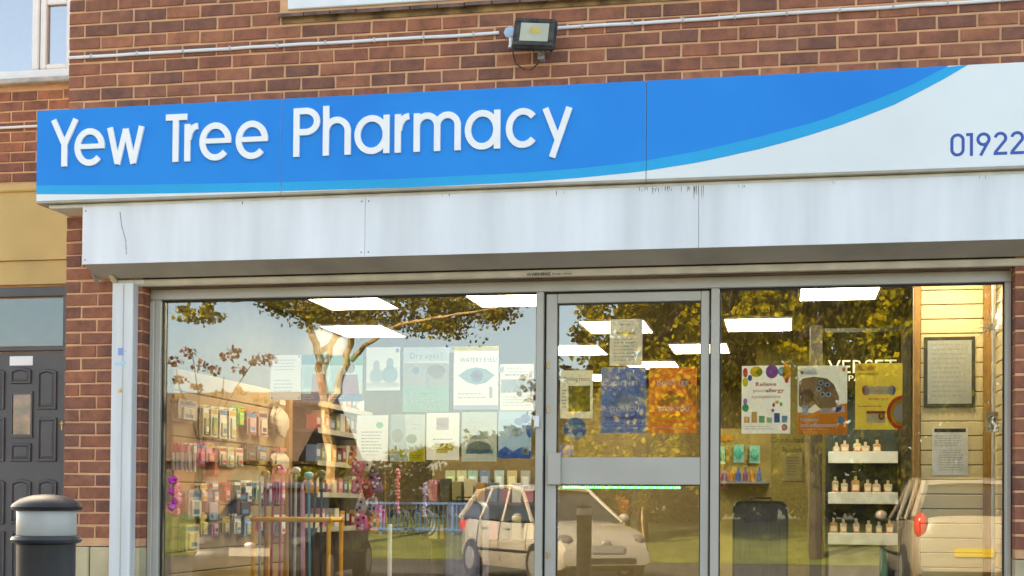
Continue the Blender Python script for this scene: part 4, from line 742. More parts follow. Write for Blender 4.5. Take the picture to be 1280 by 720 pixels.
# mid gondola with hanging packs
YG = 2.9; a = at(540, 580, YG); c = at(690, 580, YG); gz = at(600, 586, YG).z
gd_ = thing('gondola', 'beige pegboard gondola with a row of pale packs in mid shop', 'display stand', base=(a.x, YG, .02))
b = MB(); b.box(a.x, c.x, YG, YG+.05, .02, gz+.1, bev=.005); b.build('pegboard', mat('brown_pegboard', (.20, .15, .075), .8), gd_)
for i in range(3): b = MB(); z = gz-.3-.3*i; b.box(a.x, c.x, YG-.28, YG-.001, z, z+.02); b.build('shelf', DB, gd_)
for k, (px, c_, nm) in enumerate(((557, (.42, .5, .3), 'sage green'), (571, (.5, .54, .36), 'pale olive'), (585, (.3, .5, .5), 'mint blue'), (600, (.14, .22, .36), 'navy topped'), (618, (.38, .5, .52), 'pale teal'), (634, (.5, .44, .24), 'straw coloured'), (651, (.34, .36, .36), 'grey'))):
    p_ = at(px, 588, YG-.06); q_ = at(px+12, 611, YG-.06); t_ = thing('hanging_pack', nm+' blister pack on the mid shop gondola', 'pack', 'packs hanging on the gondola', base=(p_.x, YG-.06, q_.z))
    b = MB(); b.box(p_.x, q_.x, YG-.062, YG-.06, q_.z, p_.z); b.build('card', flat(c_), t_); b = MB(); b.box(p_.x+.012, q_.x-.012, YG-.075, YG-.0622, q_.z+.015, p_.z-.05, bev=.006); b.build('blister', flat(tuple(min(.8, v+.22) for v in c_), .25), t_)
    b = MB(); b.tube([((p_.x+q_.x)/2, YG+.001, p_.z-.012), ((p_.x+q_.x)/2, YG-.1, p_.z-.008)], .003, 6); b.build('peg', MATS['chrome_peg'], t_)
for k in range(22):
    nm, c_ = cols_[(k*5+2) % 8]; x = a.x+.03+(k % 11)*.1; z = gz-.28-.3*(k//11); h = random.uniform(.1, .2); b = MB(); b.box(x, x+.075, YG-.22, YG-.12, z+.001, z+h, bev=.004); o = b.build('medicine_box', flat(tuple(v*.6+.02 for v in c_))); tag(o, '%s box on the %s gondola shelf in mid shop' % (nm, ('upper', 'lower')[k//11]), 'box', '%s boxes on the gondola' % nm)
def suitcase(px0, py0, px1, py1, Y, c_, lab):
    a = at(px0, py1, Y); c = at(px1, py0, Y); t_ = thing('suitcase', lab, 'suitcase', base=(a.x, Y, .02)); x0, x1, z1 = a.x, c.x, c.z; M_ = mat('suitcase_%d' % int(px0), c_, .4, var=.15, scale=12)
    b = MB(); rr = .06; pts = arc(x1-rr, z1-rr, rr, rr, 0, 90, 6)+arc(x0+rr, z1-rr, rr, rr, 90, 180, 6)+arc(x0+rr, .08+rr, rr, rr, 180, 270, 6)+arc(x1-rr, .08+rr, rr, rr, 270, 360, 6); b.prism(pts, Y, Y+.24); b.build('shell', M_, t_)
    for i in range(5): x = x0+(x1-x0)*(i+1)/6; b = MB(); b.box(x-.012, x+.012, Y-.008, Y-.0005, .16, z1-.09, bev=.003); b.build('rib', M_, t_)
    b = MB(); b.ribbon(pts, .018, Y-.006, Y+.012, True); b.build('edge_frame', BLACK, t_)
    b = MB(); xm_ = (x0+x1)/2; b.tube([(xm_-.07, Y+.1, z1-.001), (xm_-.07, Y+.1, z1+.03), (xm_+.07, Y+.1, z1+.03), (xm_+.07, Y+.1, z1-.001)], .009, 6); b.build('handle', BLACK, t_)
    for x in (x0+.05, x1-.05):
        for y in (Y+.05, Y+.19): b = MB(); b.lathe([(.03, -.01), (.03, .01)], n=12, M=Matrix.Translation((x, y, .05)) @ Matrix.Rotation(R(90), 4, 'Y')); b.build('wheel', BLACK, t_)
suitcase(556, 627, 602, 705, 1.3, (.20, .20, .34), 'lilac grey suitcase standing behind the left pane')
suitcase(917, 628, 984, 705, 1.6, (.07, .068, .085), 'dark slate suitcase standing behind the right pane')
# right pane: teal packs, consultation room wall, fragrance display
YT = 3.0; a = at(895, 545, YT); c = at(957, 640, YT); tg = thing('side_rack', 'pale pegboard rack with teal packs behind the right pane', 'display stand', base=(a.x, YT, .02)); b = MB(); b.box(a.x-.05, c.x+.04, YT, YT+.04, .02, a.z+.06); b.build('pegboard', mat('ochre_board', (.42, .33, .12), .8), tg); zz = at(930, 602, YT).z; b = MB(); b.box(a.x-.03, c.x+.03, YT-.26, YT-.001, zz-.02, zz); b.build('shelf', mat('grey_blue_shelf', (.22, .25, .34), .5), tg)
for px, py, c_, lab in ((893, 558, (.06, .4, .28), 'teal and yellow pack by the door frame'), (917, 556, (.03, .42, .36), 'teal glove pack on the side rack'), (937, 557, (.05, .45, .38), 'teal pack with a red tag on the side rack'), (898, 590, (.3, .06, .06), 'dark red and white pack on the side rack')):
    p_ = at(px, py, YT-.03); q_ = at(px+13, py+22, YT-.03); b = MB(); b.box(p_.x, q_.x, YT-.034, YT-.03, q_.z, p_.z, 0, bev=.001); b.ball(((p_.x+q_.x)/2, YT-.05, (p_.z+q_.z)/2), (q_.x-p_.x)*.38, .014, (p_.z-q_.z)*.3, 1, 9, .2); tag(b.build('hanging_pack', [flat(tuple(min(.7, v+.2) for v in c_)), flat(c_)]), lab, 'pack', 'packs on the side rack')
for k in range(7):
    x = a.x+.02+.055*k; nm, c_ = (('blue', (.05, .12, .4)), ('plum', (.2, .08, .2)), ('orange', (.5, .22, .05)))[k % 3]; b = MB(); b.lathe([(.02, 0), (.02, .06), (.008, .085), (.008, .11), (.001, .11)], (x, YT-.12, zz+.001), 10); tag(b.build('bottle', flat(c_, .3)), 'small %s bottle on the side rack shelf' % nm, 'bottle', '%s bottles on the side rack shelf' % nm)
p_ = at(901, 543, YT-.01); q_ = at(916, 551, YT-.01); b = MB(); b.box(p_.x, q_.x, YT-.012, YT-.008, q_.z, p_.z); tag(b.build('shelf_label', flat((.6, .28, .02))), 'orange label on the side rack', 'label')
YR = 4.6; b = MB(); p_ = at(945, 500, YR); q_ = at(1036, 500, YR); b.box(p_.x, q_.x, YR, YR+.1, .02, CEIL-.001); tag(b.build('partition_wall', mat('olive_wall', (.20, .17, .055), .8, var=.12, scale=30)), 'olive green consultation room partition behind the right pane', 'wall')
pr = thing('room_sign', 'dark lettering naming the consultation room on the olive partition', 'sign', base=(p_.x, YR, 1.2)); b = MB()
z1 = at(985, 553, YR).z; z2 = at(985, 565, YR).z; xa = at(963, 553, YR).x; xb = at(1017, 553, YR).x; add_text(b, 'Consultation', xa, z1, .05, YR-.003, 0, xb-xa); add_text(b, 'Room', (xa+xb)/2, z2, .05, YR-.003, 0, (xb-xa)*.42, 'c'); b.build('lettering', flat((.035, .035, .02)), pr)
poster(978, 566, 1003, 601, 'small framed olive notice on the consultation room partition', (.22, .2, .09), [('r', .1, .08, .9, .92, (.30, .27, .14)), ('l', .2, .16, .85, 7, .1, (.18, .16, .07))], YR-.012, 'framed_notice', 'notice', .01)
fd = thing('fragrance_display', 'fragrance display with three white lipped shelves and a dark header', 'display stand', base=(4.1, 2.4, .02)); YF = 2.4
x0 = at(1036, 600, YF).x; x1 = at(1121, 600, YF).x
b = MB(); b.box(x0-.02, x1+.02, YF+.2, YF+.23, .02, 2.35); b.build('back_panel', mat('dark_teal_panel', (.05, .075, .075), .4, var=.3, scale=5), fd)
b = MB(); b.box(x0-.14, x0-.05, YF, YF+.23, .02, 2.35); b.build('side_column', mat('dark_column', (.035, .03, .02), .6), fd); b = MB(); b.box(x1+.03, x1+.1, YF, YF+.23, .02, 2.35); b.build('side_column', MATS['dark_column'], fd)
b = MB(); zh = at(1080, 480, YF).z; b.box(x0-.03, x1+.02, YF+.06, YF+.1, zh-.06, 2.3); hd = b.build('header', mat('dark_header', (.02, .018, .009), .95, spec=.05), fd)
b = MB(); zt_ = at(1080, 466, YF+.05).z; xa = at(1035, 456, YF+.05).x; xb = at(1121, 456, YF+.05).x; add_text(b, 'VERSET', xa, zt_, .105, YF+.057, 0, xb-xa); add_text(b, 'PARIS', (xa+xb)/2, at(1080, 476, YF+.05).z, .045, YF+.057, 0, .2, 'c')
b.build('lettering', flat((.72, .72, .66)), hd)
bc = [(.62, .5, .36), (.6, .42, .32), (.66, .56, .3), (.6, .5, .4), (.5, .28, .1)]; nm_ = ['beige', 'rose', 'golden', 'pale', 'amber']
gl_b = MATS.get('x')
for si, (py, nb) in enumerate(((565, 5), (616, 6), (667, 6))):
    z = at(1078, py, YF).z
    b = MB(); b.box(x0, x1, YF+.005, YF+.199, z-.018, z-.002); b.build('shelf', WHITE, fd); b = MB(); zl = at(1078, py+14, YF).z; b.box(x0-.005, x1+.008, YF-.012, YF+.0045, zl, z+.004, bev=.003); b.build('shelf_lip', mat('white_lip', (.74, .8, .8), .3), fd)
    for k in range(nb):
        c_ = bc[(k+si*2) % 5]; x = x0+.045+k*.08+random.uniform(-.014, .014); h = (.06, .085, .08)[si]*random.uniform(.75, 1.2); hw = random.uniform(.022, .033); t_ = thing('perfume_bottle', '%s perfume bottle on the %s shelf of the fragrance display' % (nm_[(k+si*2) % 5], ('top', 'middle', 'bottom')[si]), 'bottle', 'perfume bottles on the fragrance display', base=(x, YF+.07, z))
        b = MB(); b.box(x-hw, x+hw, YF+.05, YF+.09, z-.0015, z+h*.98, bev=.005 if k % 2 else .012); b.build('flacon', flat(tuple(v*.9+.05 for v in c_), .15), t_); b = MB(); b.box(x-hw*.7, x+hw*.7, YF+.0485, YF+.0498, z+h*.2, z+h*.62); b.build('label', flat((.72, .66, .55)), t_); b = MB(); b.lathe([(.011, h), (.011, h+.026), (.002, h+.028)], (x, YF+.07, z), 10); b.build('stopper', flat((.68, .6, .46), .3), t_); b = MB(); b.box(x-hw*1.02, x+hw*1.02, YF+.0495, YF+.0905, z+.004, z+h*random.uniform(.3, .55), bev=.004); b.build('perfume', flat(((.5, .22, .05), (.55, .3, .1), (.5, .12, .06))[k % 3], .2), t_)
b = MB(); zc = at(1078, 684, YF).z; b.box(x0, x1-.12, YF+.01, YF+.19, .02, zc, bev=.005); b.build('cabinet', mat('grey_cabinet', (.36, .34, .26), .5), fd)
b = MB(); p_ = at(1102, 690, YF); b.box(p_.x-.02, p_.x+.05, YF+.05, YF+.15, .02, p_.z+.03, bev=.01); tag(b.build('waste_bin', flat((.02, .3, .22))), 'narrow green bin beside the fragrance display cabinet', 'bin')
# boarded end panel of the window
YP = .75; ep = thing('boarded_panel', 'cream boarded panel between timber posts at the right end of the window', 'display wall', base=(5.3, YP, 0)); x0 = at(1151, 500, YP).x; x1 = at(1229, 500, YP).x; pitch = .091
z = .06; k = 0
while z < CEIL-.1: b = MB(); b.box(x0, x1, YP+random.uniform(-.001, .001), YP+.02, z, z+pitch-.006, bev=.003); b.build('board', BOARD, ep); z += pitch; k += 1
b = MB(); b.box(x0, x1, YP+.02, YP+.03, .02, CEIL-.05); b.build('backing', mat('dark_gap', (.10, .08, .045), .9), ep)
for a_, c_ in ((1142, 1150.5), (1229.5, 1239)): p_ = at(a_, 500, YP-.02); q_ = at(c_, 500, YP-.02); b = MB(); b.box(p_.x, q_.x, YP-.025, YP+.04, .02, CEIL-.02, bev=.003); b.build('post', TIMBER, ep)
rp = thing('return_panel', 'narrow cream boarded return panel beside the right jamb', 'display wall', base=(5.85, .25, 0)); z = .06
while z < CEIL-.1: b = MB(); b.box(5.84, 5.86, .24, .95, z, z+pitch-.006, bev=.003); b.build('board', BOARD, rp); z += pitch
p_ = at(1242, 400, .36); b = MB(); b.tube([(p_.x, .36, .3), (p_.x, .36, CEIL-.02)], .011, 10); tag(b.build('white_pipe', WHITE), 'slim white pipe standing before the boarded return panel', 'pipe')
p_ = at(1238, 410, .27); b = MB()
for i in range(9): an = R(20+i*40); L_ = .07+.02*(i % 3); b.tube([p_, p_+Vector((L_*.5*math.cos(an), -.01, L_*.5*math.sin(an)+.004)), p_+Vector((L_*math.cos(an), -.004, L_*math.sin(an)))], [.005, .004, .001], 6)
tag(b.build('ribbon_bow', flat((.72, .68, .56))), 'pale star shaped ribbon bow on the white pipe', 'bow')
poster(1155, 421, 1219, 509, 'black framed certificate on the cream boarded panel', (.03, .03, .022), [('r', .07, .05, .93, .95, (.62, .65, .62)), ('l', .15, .1, .85, 12, .066, (.5, .52, .5))], YP-.016, 'framed_certificate', 'certificate', .014)
poster(1165, 535, 1210, 594, 'white typed notice with a black heading on the cream boarded panel', (.66, .69, .72), [('r', .06, .01, .94, .09, (.05, .05, .05)), ('l', .08, .16, .92, 5, .05, (.42, .44, .47)), ('l', .2, .46, .9, 9, .052, (.42, .44, .47))], YP-.004, 'notice', 'notice', .002)
poster(1232, 515, 1248, 540, 'small cream no smoking sign on the white pipe', (.62, .5, .33), [('e', .5, .4, .3, .2, (.4, .2, .1)), ('e', .5, .4, .22, .14, (.62, .5, .33)), ('l', .2, .7, .8, 2, .1, (.4, .3, .2))], .26, 'small_sign', 'sign', .002)

# ------------------------------------------------------------------ across the road (seen mirrored in the glass): trees, cars, railings, house
def leaf_mat(name, stops, tr=.35):
    m = bpy.data.materials.new(name); m.use_nodes = True; t = m.node_tree; t.nodes.clear(); out = N(t, 'ShaderNodeOutputMaterial')
    g = N(t, 'ShaderNodeNewGeometry'); cr = N(t, 'ShaderNodeValToRGB')
    cr.color_ramp.elements[0].color = (*stops[0], 1); cr.color_ramp.elements[1].color = (*stops[-1], 1)
    for i, c in enumerate(stops[1:-1]): e = cr.color_ramp.elements.new((i+1)/(len(stops)-1)); e.color = (*c, 1)
    d = N(t, 'ShaderNodeBsdfDiffuse'); tl = N(t, 'ShaderNodeBsdfTranslucent'); mx = N(t, 'ShaderNodeMixShader'); mx.inputs[0].default_value = tr
    t.links.new(g.outputs['Random Per Island'], cr.inputs[0]); t.links.new(cr.outputs[0], d.inputs[0]); t.links.new(cr.outputs[0], tl.inputs[0])
    t.links.new(d.outputs[0], mx.inputs[1]); t.links.new(tl.outputs[0], mx.inputs[2]); t.links.new(mx.outputs[0], out.inputs[0]); return m
GOLD = leaf_mat('golden_leaves', [(.07, .085, .012), (.22, .20, .014), (.36, .30, .018), (.44, .34, .02), (.15, .145, .013)])
OLIVE = leaf_mat('olive_brown_leaves', [(.07, .09, .015), (.17, .16, .02), (.28, .24, .025), (.13, .13, .018), (.40, .30, .03)], .45)
WILLOW = leaf_mat('willow_leaves', [(.022, .032, .009), (.05, .056, .011), (.15, .125, .014), (.035, .042, .01), (.21, .165, .014)])
REDL = leaf_mat('russet_leaves', [(.25, .06, .04), (.18, .1, .03), (.35, .12, .08), (.1, .07, .02)])
HEDGE = leaf_mat('hedge_leaves', [(.04, .05, .012), (.10, .08, .015), (.22, .15, .02), (.06, .06, .01)])
BARK = mat('pale_bark', (.5, .32, .14), .9, var=.3, scale=6, bump=1, bscale=30)
DBARK = mat('dark_bark', (.07, .05, .03), .95, var=.3, scale=6, bump=1, bscale=30)
def leaves(cl, size, mat_, parent, name='crown', droop=0, seed=1):
    rg = np.random.default_rng(seed); P = []
    for c, r_, n, sq in cl:
        d = rg.normal(size=(n, 3)); d /= np.linalg.norm(d, axis=1)[:, None]; q = d*(rg.random((n, 1))**.45)*r_; q[:, 2] *= sq; P.append(q+np.array(c))
    P = np.concatenate(P); n = len(P); s = size*(.6+.8*rg.random((n, 1)))
    a = rg.normal(size=(n, 3)); a /= np.linalg.norm(a, axis=1)[:, None]
    if droop: a = a*(1-droop)+np.array([0, 0, -1.])*droop; a /= np.linalg.norm(a, axis=1)[:, None]
    b = np.cross(a, rg.normal(size=(n, 3))); b /= np.linalg.norm(b, axis=1)[:, None]
    w_ = .32 if droop else .5
    V = np.stack([P-a*s*.5, P+b*s*w_*.8, P+a*s*.55, P-b*s*w_*.8], 1).reshape(-1, 3)
    me = bpy.data.meshes.new(name); me.vertices.add(4*n); me.vertices.foreach_set('co', V.ravel()); me.loops.add(4*n); me.loops.foreach_set('vertex_index', np.arange(4*n, dtype=np.int32))
    me.polygons.add(n); me.polygons.foreach_set('loop_start', np.arange(0, 4*n, 4, dtype=np.int32)); me.materials.append(mat_); me.update(calc_edges=True); return link(name, me, parent)
def wob(pts, k=.06, n=4):
    out = []
    for a, b in zip(pts, pts[1:]):
        for i in range(n): out.append(Vector(a).lerp(Vector(b), i/n)+Vector((random.uniform(-k, k), random.uniform(-k, k), 0))*(1 if (out and i) else .3))
    return out+[Vector(pts[-1])]
def limb(mb, pts, r0, r1, mi=0):
    P = wob(pts); mb.tube(P, [r0+(r1-r0)*i/(len(P)-1) for i in range(len(P))], 8, mi)
def gz_(y): return -.19+.78*min(1, max(0, (-y-19)/16*14/6))**.8 if y < -19 else -.2
def root(px, Yv, name, lab, cat='tree', group=None):
    p = mir(px, 640, Yv); p.z = gz_(p.y)-.03; return thing(name, lab, cat, group, base=p), p
# forked tree
t1, g0 = root(420, 20.5, 'forked_tree', 'forked pale trunk tree with thin olive and gold crown across the road', group=None); V = lambda x, y, d=20.5: mir(x, y, d)
b = MB(); f1 = V(410, 520); limb(b, [g0, V(416, 620), f1], .17, .13); limb(b, [f1+Vector((0, 0, -.1)), V(403, 480), V(396, 440), V(386, 400), V(350, 350, 21), V(330, 300, 21)], .13, .03); limb(b, [f1, V(424, 480), V(438, 430), V(446, 395), V(470, 330)], .11, .04); limb(b, [V(404, 470), V(412, 435), V(420, 400), V(430, 340)], .08, .03); limb(b, [V(440, 450), V(455, 432, 20), V(500, 405, 19.6), V(560, 395, 19.2), V(620, 385, 19)], .06, .015); limb(b, [V(400, 440), V(430, 415, 21), V(425, 380, 21.2), V(440, 320, 21.4)], .07, .03); limb(b, [V(384, 392), V(350, 378, 20), V(310, 375, 19.8), V(290, 378)], .04, .012); limb(b, [V(470, 372), V(540, 350), V(600, 330), V(650, 330)], .06, .02)
for i in range(60): s_ = V(random.uniform(370, 640), random.uniform(345, 405), 20); limb(b, [s_, s_+Vector((random.uniform(-.7, .7), random.uniform(-.3, .3), random.uniform(-.4, .5)))], .017, .004)
b.build('trunk', BARK, t1, True)
rg = random.Random(5); cl = []
low = [(320, 385), (360, 420), (400, 432), (440, 418), (500, 425), (540, 432), (580, 436), (620, 415), (655, 398), (690, 360)]
for i in range(360):
    px = rg.uniform(325, 680); lim = np.interp(px, [a for a, _ in low], [c for _, c in low])-rg.uniform(14, 25); py = lim-abs(rg.gauss(0, 75))
    cl.append((V(px, py, 20.5+rg.uniform(-1.3, 1.3)), rg.uniform(.2, .6), int(rg.uniform(30, 60)), .7))
leaves(cl, .095, OLIVE, t1, seed=2)
t1b, g1 = root(180, 19, 'golden_sapling', 'bright golden tree beyond the left window jamb across the road'); b = MB(); limb(b, [g1, mir(185, 500, 19), mir(200, 400, 19), mir(215, 330, 19)], .11, .03); b.build('trunk', BARK, t1b, True)
leaves([(mir(rg.uniform(120, 292), rg.uniform(250, 398), 19+rg.uniform(-.8, .8)), rg.uniform(.15, .36), 42, .7) for i in range(120)], .11, GOLD, t1b, seed=3)
t1c, g1 = root(245, 13.5, 'russet_shrub', 'russet leaved shrub branch with drooping twigs across the road'); b = MB()
for px, py in ((240, 440), (280, 470), (325, 440), (220, 460)): limb(b, [g1, mir(250, 560, 13.5), mir(px, py, 13.5)], .03, .006)
b.build('trunk', DBARK, t1c, True); leaves([(mir(x, y, 13.5+rg.uniform(-.3, .3)), .16, 26, .6) for x, y in ((218, 452), (235, 440), (250, 458), (268, 462), (283, 448), (300, 462), (318, 452), (336, 450), (225, 475), (292, 440), (246, 484), (275, 492), (300, 490), (322, 500), (308, 515), (222, 500))], .085, REDL, t1c, seed=4)
# golden tree seen in the door
t2, g2 = root(800, 22, 'golden_tree', 'dense golden autumn tree with dark limbs across the road'); V = lambda x, y, d=22: mir(x, y, d)
b = MB(); limb(b, [g2, V(802, 580), V(808, 500), V(822, 440), V(850, 380), V(860, 300)], .2, .06); limb(b, [V(806, 510), V(780, 470), V(760, 420), V(745, 380)], .09, .02); limb(b, [V(815, 470), V(800, 420), V(790, 370), V(780, 300)], .09, .03); limb(b, [V(822, 440), V(800, 425, 21), V(815, 405, 21)], .05, .02); b.build('trunk', DBARK, t2, True)
cl = []
while len(cl) < 430:
    px = rg.uniform(697, 905); py = rg.uniform(230, 600); lim = np.interp(py, [230, 370, 400, 440, 480, 600], [760, 735, 712, 724, 716, 690])
    if px < lim+8: continue
    if (px-816)**2/28**2+(py-418)**2/20**2 < 1 or (px-772)**2/15**2+(py-383)**2/11**2 < 1: continue
    cl.append((V(px, py, 22+rg.uniform(-1.5, 1.5)), rg.uniform(.22, .5), int(rg.uniform(30, 60)), .8))
leaves(cl, .13, GOLD, t2, seed=5)
# willow seen in the right pane
t3, g3 = root(1020, 20, 'weeping_willow', 'dark weeping willow with long hanging yellow strands across the road'); V = lambda x, y, d=20: mir(x, y, d)
b = MB(); limb(b, [g3, V(1015, 560), V(1005, 450), V(990, 350), V(980, 250)], .17, .07); limb(b, [V(1006, 460), V(950, 390), V(915, 350)], .1, .04); limb(b, [V(1002, 420), V(1060, 370), V(1120, 340)], .12, .05); limb(b, [V(915, 420), V(912, 380), V(920, 330)], .04, .03); b.build('trunk', DBARK, t3, True)
cl = []
for i in range(190):
    px = rg.uniform(888, 1290); top = rg.uniform(220, 470); L_ = rg.uniform(60, 190); dd = 20+rg.uniform(-2, 2.2)
    for k in range(int(L_/9)): cl.append((V(px+rg.uniform(-3, 3), min(608, top+9*k), dd), .13, 9, 1.2))
for i in range(260): cl.append((V(rg.uniform(885, 1290), rg.uniform(200, 560), 21.5+rg.uniform(-1, 1.5)), rg.uniform(.3, .6), 42, .9))
leaves(cl, .12, WILLOW, t3, droop=.6, seed=6)
leaves([(mir(rg.gauss(955, 17), rg.gauss(385, 13), 17.8+rg.uniform(-.5, .5)), .22, 40, .8) for i in range(26)]+[(mir(rg.gauss(1005, 16), rg.gauss(440, 14), 18+rg.uniform(-.5, .5)), .2, 30, .8) for i in range(14)]+[(mir(rg.gauss(1105, 15), rg.gauss(420, 26), 18+rg.uniform(-.5, .5)), .2, 34, 1.1) for i in range(22)], .11, GOLD, t3, 'golden_sprays', seed=8)
# taller dark trees standing behind
for k, (px, w_, py, lab) in enumerate(((745, 60, 470, 'dark evergreen behind the golden tree across the road'), (850, 75, 380, 'tall dark tree between the golden tree and the willow'), (960, 80, 300, 'tall dark tree behind the golden sprays of the willow'), (1080, 80, 300, 'tall dark tree behind the willow strands'), (1200, 90, 300, 'tall dark tree beyond the willow across the road'), (640, 60, 555, 'low dark tree behind the railings across the road'))):
    t_, g_ = root(px, 29, 'background_tree', lab, 'tree', 'dark trees behind the verge'); b = MB(); zt_ = mir(px, py, 29).z; limb(b, [g_, g_+Vector((.2, 0, (zt_-g_.z)*.5)), g_+Vector((0, .1, (zt_-g_.z)*.9))], .25, .05); b.build('trunk', DBARK, t_, True)
    leaves([(mir(px+rg.gauss(0, w_*.5), py+(625-py)*rg.random(), 29+rg.uniform(-1, 1)), rg.uniform(.4, .75), 60, .9) for i in range(170)], .2, WILLOW, t_, seed=60+k)
# hedge of shrubs beyond the railing
for k, (px, py, Yv, c_) in enumerate(((470, 572, 27, 'olive'), (515, 566, 28, 'brown'), (560, 560, 27, 'gold flecked'), (605, 556, 28, 'tall olive'), (650, 552, 27, 'tall russet'), (700, 560, 28, 'rounded'), (745, 575, 26, 'low'), (790, 590, 26, 'sparse'), (845, 585, 27, 'dark'), (425, 585, 27, 'small'), (900, 580, 27, 'broad'), (960, 590, 26, 'thick'), (1040, 588, 27, 'wide'), (1120, 590, 26, 'spreading'), (1200, 590, 26, 'bushy'))):
    t_, g_ = root(px, Yv, 'shrub', '%s shrub in the hedge beyond the blue railings' % c_, 'shrub', 'shrubs beyond the railings'); b = MB(); zt_ = mir(px, py, Yv).z
    for i in range(5): limb(b, [g_, g_+Vector((random.uniform(-.6, .6), random.uniform(-.3, .3), (zt_-g_.z)*.8))], .03, .008)
    b.build('stems', DBARK, t_); leaves([((g_.x+rg.gauss(0, .75), g_.y+rg.gauss(0, .35), g_.z+(zt_-g_.z)*rg.random()**.7), .3, 40, .8) for i in range(46)], .12, (HEDGE, OLIVE, HEDGE, WILLOW)[k % 4], t_, seed=20+k)
# saplings with stakes on the verge
for px, c_, lab in ((780, ORANGE_L := leaf_mat('orange_leaves', [(.35, .12, .02), (.45, .2, .03), (.25, .08, .02)]), 'orange leaved sapling on the grass verge'), (803, HEDGE, 'dark leaved sapling on the grass verge')):
    t_, g_ = root(px, 21, 'verge_sapling', lab); b = MB(); limb(b, [g_, mir(px+2, 625, 21)], .03, .015); b.build('trunk', BARK, t_); leaves([(mir(px+rg.uniform(-9, 9), rg.uniform(616, 638), 21), .12, 24, 1) for i in range(10)], .08, c_, t_, seed=40+px)
# blue pedestrian railings
BL = mat('blue_railing_paint', (.03, .13, .34), .5, var=.1); rl = thing('railing', 'blue pedestrian railings along the verge across the road', 'railing', base=mir(500, 650, 22.5)); xa = mir(385, 640, 22.5).x; xb = mir(640, 640, 22.5).x; yr = .3-22.5; zr = gz_(yr); ztp = zr+.74
for z in (ztp, zr+.12): b = MB(); b.box(xa, xb, yr-.02, yr+.02, z, z+.05); b.build('rail', BL, rl)
b = MB(); b.tube([(0, 0, zr+.171), (0, 0, ztp-.001)], .012, 6); bme = b.mesh('bar', BL); x = xa+.06; b = MB(); b.box(-.03, .03, -.03, .03, zr-.05, ztp+.06); pme = b.mesh('post', BL); k = 0
while x < xb:
    o = link('bar' if k % 16 else 'post', bme if k % 16 else pme, rl); o.location = (x, yr+(0 if k % 16 else -.055), 0); x += .11; k += 1
# bungalow on the left
HB = mat('house_brick', (.19, .10, .065), .9, var=.15, scale=3); hx0 = mir(60, 560, 38).x; hx1 = mir(368, 560, 38).x; hy = .3-38; hb = thing('bungalow', 'brown roofed brick bungalow across the road beyond the russet shrub', 'house', base=((hx0+hx1)/2, hy, -.2)); zr_ = mir(290, 480, 38).z
b = MB(); b.box(hx0, hx1, hy-7, hy, -.26, 2.7); b.build('wall', HB, hb)
b = MB(); b.prism([(hy+.4, 2.6), (hy-3.5, zr_), (hy-7.4, 2.6), (hy-7.4, 2.5), (hy+.4, 2.5)], hx0-.3, hx1+.3, axis='x'); rfo = b.build('roof', mat('brown_tiles', (.12, .075, .05), .9, var=.2, scale=6), hb)
b = MB(); b.box(hx0+1.2, hx0+1.9, hy-4, hy-3.3, zr_-.6, zr_+.7); b.build('chimney', HB, rfo)
for x in (hx0+1, hx0+3.6, hx1-2.4):
    b = MB(); b.box(x, x+1.5, hy+.002, hy+.06, .9, 2.2, bev=.02); wn = b.build('window', mat('brown_frame', (.1, .06, .04), .6), hb); b = MB(); b.box(x+.08, x+.71, hy+.0605, hy+.066, .98, 2.12); b.build('pane', mat('dark_pane', (.03, .035, .04), .1, var=0), wn); b = MB(); b.box(x+.79, x+1.42, hy+.0605, hy+.066, .98, 2.12); b.build('pane', MATS['dark_pane'], wn)
